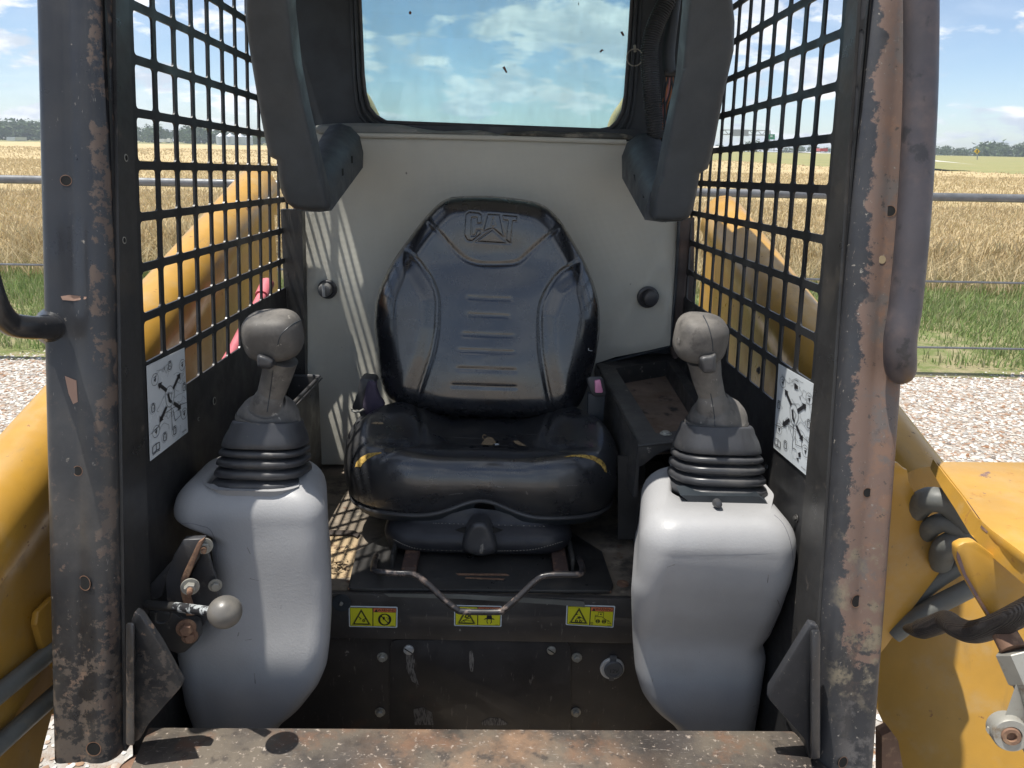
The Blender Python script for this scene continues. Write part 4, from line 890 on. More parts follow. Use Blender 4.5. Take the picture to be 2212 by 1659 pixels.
fin(prism([outer[0], outer[1], outer[1]+Vector((0, 0, -.10)), outer[0]+Vector((0, 0, -.16))], (.006, 0, 0)), 'tray_side', m_tray, tr)
fl_ = [outer[1], PT(1460, 952.5)]; 
fin(prism([PY(1379, 963, outer[1].y), PY(1470, 952, outer[1].y), PY(1470, 968, outer[1].y), PY(1440, 972, outer[1].y), PY(1415, 985, outer[1].y), PY(1399, 998, outer[1].y), PY(1386, 1007, outer[1].y), PY(1378, 1007, outer[1].y)], (0, .003, 0)), 'tray_lip', m_tray, tr, bev=.001)
fin(tube([outer[1]+Vector((0, 0, -.002)), PY(1470, 953, outer[1].y)], .003, 8), 'lip_roll', m_tray, tr)
c = PT(1438, 937); fin(lathe(c, (0, 0, 1), [(0, .011), (.001, .0108), (.002, .008), (.004, .0075), (.0055, .005)], 22), 'tray_screw', m_steel, tr)
fin(box(.285, .295, 1.27, 1.60, -1.05, ZT-.10), 'tray_leg', m_black, tr); fin(box(.285, XR-.008, 1.30, 1.31, -.70, ZT-.10), 'tray_front_sheet', m_black, tr)
# plates hanging right of the seat base
fin(prism([PY(*p, 1.30) for p in ((1335, 985), (1395, 985), (1385, 1260), (1375, 1262), (1368, 1165), (1335, 1165))], (0, .006, 0)), 'side_bracket', m_black, cab)
# --- open box on the left of the seat
lb = thing('side_pocket', 'narrow open black pocket fixed beside the left joystick', 'pocket', (-.42, 1.45, -.69))
def pocket():
    A, B = PZ(616, 888, -.45), PZ(688, 813, -.45); Cc, Dd = Vector((-.458, A.y, -.45)), Vector((-.458, B.y, -.45)); bm = NB()
    prism([A, B, B+Vector((0, 0, -.30)), A+Vector((0, 0, -.30))], (-.004, .001, 0), bm); prism([A, Cc, Cc+Vector((0, 0, -.30)), A+Vector((0, 0, -.30))], (0, .004, 0), bm); prism([B, Dd, Dd+Vector((0, 0, -.30)), B+Vector((0, 0, -.30))], (0, -.004, 0), bm)
    fin(bm, 'pocket_wall', m_black, lb, bev=.001); fin(tube([Cc, A+Vector((0, -.002, 0)), B+Vector((.002, 0, 0)), Dd], .0035, 8), 'pocket_rim', m_rubber, lb)
    fin(tube([A+Vector((.006, -.002, -.004)), B+Vector((.008, 0, -.004))], .0018, 6), 'rim_bead', m_rubber, lb)
pocket()
# ================================================================ THE SEAT
seat = thing('operator_seat', 'black vinyl operator seat with torn cushion and embossed letters on its backrest', 'seat', (XC, 1.40, ZF))
def c5(L): return [(691.2+x*.3437, 380.2+y*.3437) for x, y in L]
bo = c5([(870, 128), (1040, 124), (1180, 134), (1290, 150), (1380, 172), (1450, 215), (1520, 292), (1590, 405), (1660, 530), (1715, 660), (1750, 790), (1760, 900), (1755, 1010), (1732, 1150), (1700, 1265), (1668, 1360), (1628, 1440), (1560, 1495), (1400, 1516), (1100, 1525), (800, 1508), (620, 1470), (500, 1440), (425, 1395), (385, 1300), (368, 1200), (358, 1080), (345, 960), (348, 830), (365, 740), (392, 665), (445, 555), (510, 458), (590, 350), (660, 262), (740, 178), (800, 142)])
gro = [(c5([(655, 255), (745, 352), (820, 440), (900, 515), (980, 548), (1080, 556), (1180, 552), (1250, 538), (1320, 480), (1400, 408), (1525, 300)]), .0030, 3.4),
       (c5([(500, 452), (560, 485), (625, 545), (700, 655), (736, 760), (738, 860), (733, 960), (712, 1080), (690, 1160), (650, 1280), (618, 1380), (592, 1455)]), .0034, 3.6),
       (c5([(1665, 520), (1600, 555), (1520, 600), (1450, 680), (1400, 780), (1383, 870), (1383, 980), (1392, 1120), (1410, 1230), (1432, 1350), (1458, 1475)]), .0034, 3.6)]
for y_, xa, xb in ((768, 930, 1200), (875, 930, 1190), (997, 900, 1212), (1100, 878, 1215), (1215, 870, 1225), (1320, 835, 1230)): gro.append((c5([(xa, y_-4), ((xa+xb)/2, y_+3), (xb, y_+9)]), .0020, 3.2))
logo = [c5(L) for L in ([(1018, 300), (1020, 245), (1000, 228), (935, 222), (913, 242), (905, 372), (925, 406), (957, 411), (1012, 364), (1014, 340), (985, 338), (976, 374), (952, 376), (955, 262), (984, 262), (985, 300)],
    [(1024, 352), (1052, 236), (1130, 240), (1160, 392), (1086, 328)], [(1074, 318), (1090, 262), (1104, 320)],
    [(978, 413), (1083, 336), (1186, 426)], [(1142, 242), (1243, 250), (1240, 287), (1214, 284), (1200, 428), (1168, 402), (1180, 282), (1152, 280)])]
wingL = c5([(500, 452), (625, 545), (736, 760), (733, 960), (690, 1160), (592, 1455), (425, 1395), (345, 960), (365, 740)]); wingR = c5([(1665, 520), (1450, 680), (1383, 870), (1392, 1120), (1458, 1475), (1628, 1440), (1760, 900), (1715, 660)])
def bdisp(V, d):
    h = np.zeros(len(V))
    for p, dep, w_ in gro: q = [tuple(a)[:2] for a in cr([(*a, 0) for a in p], 4)]; h -= dep*np.exp(-(seg_dist(V, q)/w_)**2)
    inl = np.zeros(len(V), bool)
    for i, p in enumerate(logo):
        dd = seg_dist(V, p, True); h -= .0011*np.exp(-(dd/1.1)**2)
        if i != 2: h += .0007*inside(V, p)*sstep(0, 3, dd)
    for wg in (wingL, wingR): h += inside(V, wg)*.009*sstep(0, 42, seg_dist(V, wg, True))
    u, v = V[:, 0], V[:, 1]
    h += .012*np.exp(-((v-800)/95)**2)*np.exp(-((u-1058)/120)**2)          # lumbar swell
    h -= .014*np.exp(-((u-1062)/75)**2)*sstep(540, 640, v)*0
    h -= .010*np.exp(-((v-560)/55)**2)*np.exp(-((u-1060)/130)**2)
    return h*sstep(0, 16, d)
bY = lambda u, v: 1.505+.075*(903-v)/478.
br = fin(inflate(bo, 4.6, bY, 44, .045, .05, disp=bdisp, extra=((996, 452, 1124, 532), 1.5)), 'backrest', m_vinyl, seat, smooth=80)
fin(inflate([(850, 650), (870, 580), (930, 500), (990, 450), (1120, 455), (1190, 500), (1240, 590), (1262, 700), (1250, 840), (1200, 880), (910, 875), (855, 830), (845, 740)], 16, lambda u, v: bY(u, v)+.048, 20, .01, .03), 'backrest_shell', m_dark, seat)
# cushion: rings of a plan outline, rounded over the edges
half = [(0, 1.250), (.05, 1.247), (.10, 1.243), (.15, 1.248), (.195, 1.262), (.228, 1.292), (.245, 1.335), (.248, 1.385), (.238, 1.435), (.220, 1.478), (.190, 1.515), (.150, 1.535), (.08, 1.540)]
plan = [(x, y, 0) for x, y in half]+[(0, 1.541, 0)]+[(-x, y, 0) for x, y in half[::-1][:-1]]
plan = [(x*1.085, y, z) for x, y, z in plan]; plan = cr(plan, 7, True); PC = Vector((0, 1.40, 0))
def crop6(L): return [(656.6+x*.3516, 829.4+y*.3516) for x, y in L]
def toxy(L, z=-.495): return [(PZ(u, v, z).x-XC, PZ(u, v, z).y) for u, v in L]
cg = [(toxy(crop6(L)), dep, w_) for L, dep, w_ in (
    ([(600, 140), (680, 170), (722, 240), (725, 310), (700, 365), (620, 405), (480, 428), (400, 455)], .0045, .0055), ([(1560, 200), (1500, 250), (1478, 330), (1490, 385), (1560, 425), (1680, 440), (1780, 470)], .0045, .0055),
    ([(640, 525), (720, 485), (900, 452), (1150, 446), (1350, 462), (1470, 500), (1545, 550)], .0018, .004), ([(920, 335), (1100, 345), (1250, 340)], .0008, .003), ([(950, 375), (1100, 385)], .0008, .003), ([(930, 290), (1280, 305)], .0007, .003))]
def ztop(x, y):
    ax = np.abs(x)
    z = -.499+.030*sstep(.07, .175, ax)*sstep(1.30, 1.42, y)+.006*sstep(.06, .17, ax)-.010*np.exp(-((y-1.40)/.07)**2)*(1-sstep(.05, .17, ax))+.004*np.exp(-((y-1.285)/.03)**2)
    z -= .006*np.exp(-(x/.09)**2)*sstep(1.32, 1.27, y)
    P2 = np.column_stack([np.ravel(x), np.ravel(y)])
    for L, dep, w_ in cg: z = z-(dep*np.exp(-(seg_dist(P2, L)/w_)**2)).reshape(np.shape(z))
    return z
rhos = list(np.linspace(.02, .81, 54))+list(.81+.19*np.sin(np.linspace(0, math.pi/2, 18))[1:])
pa = np.array([tuple(p) for p in plan]); cxy = np.array([0, 1.40])
rings = []
for r_ in rhos:
    q = cxy+(pa[:, :2]-cxy)*r_; z = ztop(q[:, 0], q[:, 1]); 
    if r_ > .81: t = (r_-.81)/.19; z = z-(z+.552)*(1-math.sqrt(max(0, 1-t*t)))
    rings.append(np.column_stack([q[:, 0]+XC, q[:, 1], z]))
zb = lambda x, y: -.606+.030*np.exp(-(x/.062)**2)*sstep(1.34, 1.27, y)+.025*sstep(1.30, 1.45, y)
for r_, f in ((.998, .25), (.99, .5), (.975, .8), (.955, .95), (.93, 1.0)):
    q = cxy+(pa[:, :2]-cxy)*r_; z1 = zb(q[:, 0], q[:, 1]); rings.append(np.column_stack([q[:, 0]+XC, q[:, 1], -.552+(z1+.552)*f]))
cu = fin(loft([[tuple(p) for p in r_] for r_ in rings]), 'seat_cushion', m_cush, seat, smooth=80); bC = bvh_of(cu)
rim = [Vector((x+XC, y, float(zb(np.array(x), np.array(y)))-.002)) for x, y in (cxy+(pa[:, :2]-cxy)*.955)]
fin(tube(rim+[rim[0]], .0042, 8), 'cushion_piping', m_seam, seat)
sh = [[(p.x, p.y, p.z-.001) for p in rim], [(XC+(p.x-XC)*.96, 1.4+(p.y-1.4)*.95, p.z-.018) for p in rim], [(XC+(p.x-XC)*.80, 1.4+(p.y-1.4)*.82, p.z-.030) for p in rim]]
fin(loft(sh), 'cushion_pan', m_dark, seat, smooth=60)
on_surface(bC, crop6([(312, 512), (322, 480), (350, 450), (395, 425), (470, 418), (478, 424), (430, 440), (390, 462), (360, 490), (348, 512), (330, 508)]), 'torn_foam', m_foam, seat, .0012, 4, .0015)
on_surface(bC, crop6([(1590, 450), (1640, 436), (1720, 434), (1780, 440), (1830, 468), (1855, 500), (1862, 545), (1848, 540), (1825, 500), (1780, 470), (1710, 450), (1650, 446)]), 'torn_foam', m_foam, seat, .0012, 4, .0015)
on_surface(bC, crop6([(1088, 372), (1105, 345), (1130, 322), (1160, 330), (1180, 362), (1150, 376)]), 'torn_flap', m_felt, seat, .003, 4, .004)
on_surface(bC, crop6([(1285, 350), (1310, 345), (1370, 382), (1330, 378), (1298, 366)]), 'torn_flap', m_felt, seat, .003, 4, .003)
on_surface(bC, crop6([(1155, 318), (1190, 316), (1240, 338), (1290, 352), (1285, 366), (1230, 360), (1185, 345)]), 'torn_flap', m_cush, seat, .004, 4, .004)
on_surface(bC, crop6([(1160, 376), (1190, 366), (1290, 372), (1300, 386), (1240, 392), (1170, 390)]), 'tear_hole', m_hole, seat, .0008, 4)
on_surface(bC, crop6([(1170, 366), (1192, 364), (1200, 374), (1176, 376)]), 'torn_lining', m_white, seat, .0025, 3, .002)
on_line(bC, crop6([(1120, 345), (1098, 330), (1104, 312), (1120, 322)]), .0011, 'loose_thread', m_felt, seat, -1)
on_surface(bC, crop6([(410, 242), (440, 232), (485, 236), (490, 246), (450, 248)]), 'torn_foam', m_felt, seat, .001, 4, .001)
for k in range(16):
    u, v = random.uniform(880, 1230), random.uniform(925, 1075); L_ = random.uniform(8, 40); on_line(bC, [(u, v), (u+L_/2, v+random.uniform(-3, 3)), (u+L_, v+random.uniform(-4, 4))], random.uniform(.0002, .00045), 'cushion_scratch', m_seam if k % 3 else m_scr, seat, .4, 3)
on_line(bC, crop6([(1140, 600), (1180, 628), (1230, 636)]), .0009, 'cushion_scratch', m_scr, seat)
on_surface(bC, crop6([(1364, 660), (1374, 656), (1376, 680), (1368, 682)]), 'cushion_chip', m_scr, seat, .0006, 3)
# staple-like scratch on the backrest
on_line(bvh_of(br), c5([(1688, 1082), (1690, 1096), (1712, 1099)]), .0006, 'backrest_scratch', m_white, seat, -1)
# suspension: pleated skirt, stitched seams, front grip, slide rails
def rr3(xc, yc, hx, hy, r, z, k=6): return [(x, y, z) for x, y in rrect(xc, yc, hx, hy, r, k)]
prof = [(-.57, .135, .08), (-.594, .148, .098), (-.606, .156, .104), (-.618, .156, .104), (-.626, .160, .112), (-.634, .170, .130), (-.645, .176, .138), (-.662, .174, .136), (-.672, .166, .128), (-.678, .15, .12)]
sk = fin(loft([rr3(XC-.004, 1.362, a, b, .05, z) for z, a, b in prof]), 'suspension_skirt', mat('skirt_vinyl', (.020, .021, .026), .5, layers=[dict(c=(.06, .055, .05), s=14, lo=.5, hi=.8, a=.6)], bumps=[(12, .4, .008), (500, .1, .0005)]), seat, smooth=70)
bSk = bvh_of(sk)
m_st = mat('pale_stitching', (.30, .28, .24), .8)
def stitches(poly, n):
    pts = cr([(a, b, 0) for a, b in poly], 12); L = len(pts)-1; bm = NB()
    for k in range(n):
        a = pts[int(k/n*L)]; b = pts[int(k/n*L)].lerp(pts[min(L, int(k/n*L)+1)], .9); hs = []
        for q in (a, a+(pts[min(L, int(k/n*L)+1)]-a).normalized()*3.2):
            r_ = _ray(q.x, q.y, CT).normalized(); h, *_ = bSk.ray_cast(Vector(), r_, 5)
            if h: hs.append(h-r_*.0006)
        if len(hs) == 2: tube(hs, .0005, 4, bm)
    if len(bm.verts): o = fin(bm, 'stitching', m_st, sk); o['kind'] = 'stuff'
    else: bm.free()
stitches([(935, 1130), (1040, 1133), (1180, 1137)], 36); stitches([(850, 1165), (900, 1185), (1000, 1190)], 26); stitches([(1075, 1190), (1150, 1187), (1215, 1170)], 24)
gripo = [(1006, 1192), (998, 1178), (1003, 1155), (1014, 1134), (1026, 1126), (1046, 1126), (1060, 1138), (1069, 1160), (1074, 1182), (1066, 1195), (1035, 1201)]
gp_ = fin(inflate(gripo, 4, lambda u, v: 1.215, 14, .016, .03), 'suspension_grip', m_rubber, seat, smooth=70)
on_surface(bvh_of(gp_), [(1038, 1178), (1044, 1174), (1046, 1186), (1044, 1198), (1032, 1198), (1036, 1190)], 'paint_fleck', m_scr, gp_, .0006, 3)
for sx in (-1, 1):
    fin(prism([PY(*p, 1.178) for p in (((1035-sx*-52, 1145), (1035-sx*-28, 1138), (1035-sx*-30, 1152), (1035-sx*-40, 1150)))], (0, .002, 0)), 'skirt_vent', m_hole, sk)
m_brn = mat('dark_rusty_rail', (.06, .035, .028), .7, layers=[dict(c=(.13, .07, .045), s=50, lo=.5, hi=.65)])
for x_ in (-.150, .118): fin(box(x_, x_+.026, 1.17, 1.60, ZF+.008, ZF+.022), 'slide_rail', m_brn, seat, bev=.002)
for x_ in (-.172, .150): fin(box(x_, x_+.006, 1.19, 1.55, ZF+.008, -.655), 'side_link', m_black, seat, bev=.001)
plt = [PZ(*p, ZF+.008) for p in ((752, 1268), (770, 1190), (845, 1150), (1235, 1150), (1300, 1190), (1325, 1262), (1318, 1276), (760, 1271))]
mp_ = fin(prism(plt, (0, 0, -.006)), 'mounting_plate', m_black, seat, bev=.0015)
fin(tube([PZ(752, 1271, ZF+.005), PZ(1320, 1278, ZF+.005)], .0022, 6), 'plate_edge', m_rust, seat)
fin(prism([PZ(*p, ZF+.0085) for p in ((985, 1239), (1095, 1240), (1100, 1244), (990, 1243))], (0, 0, .0005)), 'worn_slot', m_rust, mp_); fin(prism([PZ(*p, ZF+.0085) for p in ((1005, 1247), (1090, 1250), (1088, 1253), (1005, 1250))], (0, 0, .0005)), 'worn_slot', m_rust, mp_)
bar = cr([PY(u, v, y) for u, v, y in ((812, 1200, 1.22), (808, 1222, 1.13), (812, 1234, 1.09), (860, 1238, 1.085), (892, 1240, 1.085), (920, 1258, 1.083), (960, 1296, 1.08), (985, 1315, 1.078), (1000, 1321, 1.078), (1075, 1322, 1.078), (1090, 1316, 1.078), (1120, 1290, 1.08), (1160, 1252, 1.083), (1180, 1243, 1.085), (1215, 1241, 1.085), (1252, 1240, 1.09), (1258, 1226, 1.13), (1250, 1205, 1.22))], 6)
fin(tube(bar, .0052, 12), 'adjusting_bar', mat('worn_black_bar', (.025, .024, .026), .35, layers=[dict(c=(.17, .13, .11), s=40, lo=.52, hi=.64, rg=.5)]), seat)
# floor junk: curled rubber mat edge under the plate, floor screw
fin(prism([PY(*p, 1.108) for p in ((830, 1283), (1000, 1285), (1205, 1296), (1262, 1300), (1264, 1312), (1200, 1306), (1000, 1294), (840, 1289))], (0, .002, 0)), 'mat_flap', mat('grey_mat_flap', (.13, .13, .115), .8), cab)
c = PZ(1345, 1262, ZF); fin(lathe(c, (0, 0, 1), [(0, .011), (.003, .010), (.004, .006)], 20), 'floor_screw', m_rust, cab)
# seat belt
sb = thing('seat_belt_retractor', 'black seat belt retractor with purple grey webbing left of the seat', 'seat belt', PY(790, 930, 1.46))
fin(prism([PY(*p, 1.47) for p in ((777, 820), (783, 817), (808, 821), (812, 830), (800, 835), (786, 889), (802, 908), (793, 935), (786, 925), (774, 886), (761, 885), (760, 880), (772, 850))], (0, .045, 0)), 'retractor_case', m_rubber, sb, bev=.003)
fin(inflate([(794, 825), (803, 823), (812, 828), (812, 840), (820, 862), (830, 877), (815, 893), (799, 905), (790, 895), (783, 885), (787, 855)], 5, lambda u, v: 1.466, 6, .004, .02, smooth_out=2), 'webbing', m_web, sb)
fin(tube(cr([PY(u, v, 1.44) for u, v in ((760, 882), (762, 888), (775, 889), (786, 884))], 5), .0022, 8), 'case_edge', m_steel, sb)
fin(inflate([(746, 975), (752, 940), (768, 912), (782, 905), (788, 920), (776, 945), (762, 965), (752, 985)], 8, lambda u, v: 1.45, 10, .012, .03), 'slide_cover', m_rubber, seat)
bk = thing('seat_belt_buckle', 'black seat belt buckle with a faded pink release button right of the seat', 'buckle', PY(1288, 905, 1.44))
fin(prism([PY(*p, 1.43) for p in ((1268, 820), (1272, 814), (1298, 813), (1303, 818), (1310, 850), (1306, 856), (1285, 857), (1276, 848))], (0, .016, -.004)), 'buckle_case', m_rubber, bk, bev=.003)
fin(prism([PY(*p, 1.435) for p in ((1270, 850), (1308, 852), (1304, 905), (1300, 930), (1270, 930))], (0, .018, 0)), 'buckle_stalk', m_dark, bk, bev=.003)
fin(prism([PY(*p, 1.424) for p in ((1285, 823), (1297, 821), (1303, 846), (1301, 849), (1286, 849))], (0, .012, 0)), 'release_button', m_pink, bk, bev=.002)

# ================================================================ LAP BARS
lap_g = 'padded lap bars raised on both sides'
def lap(name, pad_px, Ya, Yb, vb, far, near, slots, lab, notch):
    th = thing('lap_bar', lab, 'lap bar', PY(*far[0], 1.68), lap_g)
    Yf = lambda u, v: Ya+(Yb-Ya)*v/vb
    fin(inflate(pad_px, 7, Yf, 9, .010, .048, smooth_out=0), 'bar_pad', m_pad, th, smooth=60)
    def ring(px, Y): return [PY(u, v, Y) for u, v in px]
    o = fin(loft([ring(near, Yb+.03), ring([(a[0]*.5+b[0]*.5, a[1]*.5+b[1]*.5) for a, b in zip(near, far)], (Yb+.03+1.68)/2-.015), ring(far, 1.68)]), 'bar_bracket', m_pad, th, smooth=50)
    b = bvh_of(o)
    for q in slots:
        on_surface(b, [(q[0]-2, q[1]-8), (q[0]+2, q[1]-8), (q[0]+2.5, q[1]+7), (q[0]-1.5, q[1]+8)], 'slot', m_hole, o, .0008, 3)
lap('lap_bar', [(528, -80), (530, 0), (531, 47), (541, 120), (556, 209), (566, 265), (578, 325), (583, 338), (598, 346), (602, 384), (608, 415), (618, 437), (637, 451), (680, 455), (706, 455), (709, 440), (694, 385), (676, 312), (655, 220), (636, 125), (622, 0), (618, -80)], 1.14, 1.33, 456,
    [(700, 375), (698, 290), (712, 271), (735, 266), (759, 275), (777, 294), (785, 330), (784, 362), (745, 378)], [(640, 455), (630, 400), (640, 385), (665, 378), (690, 384), (704, 398), (713, 425), (716, 455), (690, 458)], [(760, 345), (740, 372)],
    'left raised lap bar with a long dark foam pad against the side screen', None)
lap('lap_bar', [(1494, -80), (1489, 0), (1474, 150), (1460, 215), (1444, 297), (1428, 380), (1421, 400), (1410, 466), (1414, 476), (1466, 478), (1488, 470), (1498, 450), (1506, 410), (1511.6, 375), (1529, 364), (1536, 340), (1544, 306), (1562, 210), (1585, 109), (1587, 47), (1582, 0), (1576, -80)], 1.14, 1.33, 478,
    [(1430, 395), (1432, 310), (1422, 292), (1400, 286), (1378, 290), (1354, 309), (1343, 338), (1344, 385), (1385, 400)], [(1475, 478), (1480, 425), (1465, 405), (1445, 398), (1420, 402), (1405, 416), (1396, 445), (1393, 475), (1430, 480)], [(1370, 385), (1390, 420)],
    'right raised lap bar with a long dark foam pad in front of the hose', None)
# corrugated hose, wiring loom and key ring right of the window
hz = thing('corrugated_hose', 'black corrugated hose running down beside the rear window', 'hose', PY(1405, 290, 1.66))
pts = cr([PY(u, v, 1.66) for u, v in ((1452, -60), (1440, 0), (1418, 50), (1404, 100), (1404, 150), (1407, 200), (1412, 250), (1418, 300))], 40)
fin(tube(pts, [.0165+.0022*(1 if k % 4 < 2 else -1) for k in range(len(pts))], 16), 'hose_sleeve', mat('black_corrugated_plastic', (.035, .038, .042), .45), hz, smooth=30)
wl = thing('wiring_loom', 'taped wiring loom with loose coloured wires beside the corrugated hose', 'wiring', PY(1440, 260, 1.68))
fin(tube(cr([PY(u, v, 1.69) for u, v in ((1462, -40), (1450, 60), (1444, 120), (1448, 165))], 8), .013, 12), 'tape_wrap', m_dark, wl)
for k in range(7):
    dx = (k-3)*3.2; fin(tube(cr([PY(u, v, 1.685+.004*(k % 2)) for u, v in ((1446+dx, 130), (1447+dx*1.1, 165), (1444+dx*1.4+5*math.sin(k*2), 200), (1436+dx*1.2+4*math.cos(k*3), 235), (1438+dx, 275), (1432+dx, 305))], 6), .0019, 6), 'wire', m_wire[k % 4] if k % 2 else m_dark, wl)
fin(tube(cr([PY(u, v, 1.682) for u, v in ((1436, 158), (1449, 160), (1462, 157))], 3), .006, 8), 'tape_band', m_black, wl)
kr = thing('pull_ring', 'thin metal pull ring hanging beside the rear window', 'ring', PY(1371, 124, 1.70))
c = PY(1371, 124, 1.70); rr_ = 15.5/FPX*c.length
fin(tube([c+Vector((rr_*math.cos(t), 0, rr_*math.sin(t))) for t in np.linspace(0, 2*math.pi, 33)], .0013, 8), 'ring_wire', m_steel, kr); fin(tube([PY(1371, 98, 1.705), PY(1372, 112, 1.70)], .003, 8), 'ring_lug', m_steel, kr)

# ================================================================ CONTROL PODS
def pod(lab, Lpx, Rpx, yfront, ztop, yb, side, boot, cv=.955, kout=1.045, lim=.452):
    th = thing('control_pod', lab, 'control pod', (XC+side*.33, 1.05, -1.05), 'grey moulded pods under the joysticks')
    cw = lambda v: float(np.interp(v, [1240, 1380], [cv, .962])); l = np.array([(PY(u, v, cw(v)).z, PY(u, v, cw(v)).x) for u, v in Lpx]); r = np.array([(PY(u, v, cw(v)).z, PY(u, v, cw(v)).x) for u, v in Rpx]); o_ = l if side < 0 else r; o_[:, 1] = np.clip(o_[:, 1]*kout, -lim, lim); l = l[l[:, 0].argsort()]; r = r[r[:, 0].argsort()]
    zs = np.linspace(-.99, ztop-.045, 110)
    def sm(a, k=3):
        w_ = np.hanning(2*k+3)[1:-1]; w_ /= w_.sum(); return np.convolve(np.pad(a, (k, k), 'edge'), w_, 'valid')
    xl = sm(np.interp(zs, l[:, 0], l[:, 1])); xr = sm(np.interp(zs, r[:, 0], r[:, 1])); yf = sm(np.interp(zs, *zip(*yfront)), 6)
    rings = []
    def ring(x0, x1, y0, y1, z, rad, zf=None):
        pts = rrect((x0+x1)/2, (y0+y1)/2, (x1-x0)/2, (y1-y0)/2, min(rad, (x1-x0)/2.05), 8); o_ = []
        for x, y in pts:      # the inner wall is drafted: it leans outwards towards the back
            f = (x-x0)/(x1-x0) if side < 0 else (x1-x)/(x1-x0); k = 1+(max(0, y-.955)/.955)*.97*max(0, f); o_.append((x*k, y, z))
        return o_
    def crease(x, y, z):     # shallow moulded hollows on the front face
        f = max(0, 1-(y-.94)/.06)
        if side > 0: h = .016*math.exp(-((x-.318-.25*(z+.66))/.035)**2)*math.exp(-((z+.66)/.07)**2)+.008*math.exp(-((x-.262)/.02)**2)*float(sstep(-.74, -.62, z)*sstep(-.46, -.58, z))
        else: h = .012*math.exp(-((x+.27)/.03)**2)*math.exp(-((z+.63)/.06)**2)
        return y+float(h)*f
    for z, a, b, c_ in zip(zs, xl, xr, yf): rings.append([(x, crease(x, y, q), q) for x, y, q in ring(a, b, c_, yb, z, .042)])
    a, b, c_ = xl[-1], xr[-1], yf[-1]
    zt = lambda x, y, dz: ztop+dz+.012*float(sstep(.0, .12, (x-a) if side < 0 else (b-x)))*0
    for t in np.linspace(0, math.pi/2, 11)[1:]:
        q = .034*(1-math.cos(t)); rings.append(ring(a+q, b-q, c_+q, yb-q, ztop-.045+.045*math.sin(t), .042-q*.4))
    f_ = rrect(boot[0], boot[1], boot[2]+.003, boot[3]+.004, .04, 8)
    def cl(x, y, m_):
        k = 1+(max(0, y-.955)/.955)*.97; return min(x, (b-.036)*k-m_) if side < 0 else max(x, (a+.036)*k+m_)
    rings.append([(cl(x, y, .001), y, ztop+.001) for x, y in rrect(boot[0], boot[1], boot[2]+.008, boot[3]+.008, .044, 8)]); rings.append([(cl(x, y, .005), y, ztop-.004) for x, y in f_]); rings.append([(cl(x, y, .006), y, ztop-.05) for x, y in f_])
    o = fin(loft(rings), 'pod_cover', m_grey, th, smooth=70); return th, o
podL, pcL = pod('grey moulded pod under the left joystick with a shelf over the lever',
    [(372, 1080), (370, 1120), (374, 1150), (392, 1163), (452, 1170), (462, 1185), (458, 1215), (470, 1270), (476, 1330), (440, 1372), (396, 1395), (388, 1430), (398, 1490), (412, 1530), (424, 1565), (445, 1640)],
    [(703, 1050), (708, 1150), (713, 1250), (718, 1285), (719, 1340), (716, 1400), (710, 1450), (695, 1490), (670, 1525), (648, 1552), (622, 1570), (580, 1640)],
    [(-.99, .96), (-.86, .955), (-.78, .950), (-.70, .944), (-.64, .952), (-.58, .962), (-.52, .968), (-.48, .975), (-.42, .985)], -.446, 1.15, -1, (-.343, 1.055, .067, .065), .955, 1.045, .462)
podR, pcR = pod('grey moulded pod under the right joystick with a notch near its foot',
    [(1404, 1006), (1396, 1050), (1392, 1120), (1386, 1190), (1380, 1250), (1368, 1282), (1364, 1340), (1362, 1400), (1367, 1465), (1380, 1510), (1405, 1545), (1438, 1570), (1490, 1640)],
    [(1694, 1110), (1716, 1155), (1730, 1200), (1728, 1235), (1714, 1283), (1694, 1338), (1664, 1382), (1646, 1398), (1646, 1412), (1668, 1428), (1692, 1432), (1688, 1450), (1674, 1480), (1655, 1540), (1648, 1572), (1640, 1640)],
    [(-.99, .96), (-.86, .955), (-.78, .950), (-.72, .950), (-.66, .950), (-.60, .925), (-.54, .905), (-.50, .902), (-.46, .915), (-.42, .93)], -.446, 1.15, 1, (.346, 1.055, .070, .067), .925, 1.02, .434)
bl, brr = bvh_of(pcL), bvh_of(pcR)
m_pl = mat('part_line', (.16, .16, .17), .6)
on_line(bl, [(388, 1132), (410, 1130), (435, 1136), (452, 1142), (462, 1158), (470, 1180), (468, 1215)], .0007, 'part_line', m_pl, podL, .3)
on_line(brr, [(1672, 1112), (1690, 1130), (1704, 1160), (1712, 1200), (1709, 1250), (1690, 1310), (1660, 1370)], .0007, 'part_line', m_pl, podR, .3)
on_line(brr, [(1650, 1400), (1654, 1416), (1672, 1428), (1688, 1432)], .0009, 'part_line', m_pl, podR, .3)
for k in range(14):
    q = podL if k % 2 else podR; b_ = bl if k % 2 else brr; u = random.uniform(500, 690) if k % 2 else random.uniform(1385, 1680); v = random.uniform(1150, 1540); a_ = random.uniform(-.5, .5)+math.pi/2*(k % 3 > 0); L_ = random.uniform(5, 24)
    on_line(b_, [(u, v), (u+L_*math.cos(a_), v+L_*math.sin(a_))], random.uniform(.0003, .0006), 'scuff', m_scr, q, .4, 2)
# fastener and dark trim under the right boot
fin(prism([PY(*p, .98) for p in ((1470, 1070), (1640, 1072), (1672, 1100), (1655, 1104), (1500, 1092))], (0, .03, .002)), 'boot_gasket', m_dark, podR)
fin(lathe(PY(1548, 1086, .965), (0, -1, .2), [(0, .0065), (.006, .006), (.012, .0045), (.013, .002)], 16), 'gasket_plug', m_rubber, podR)
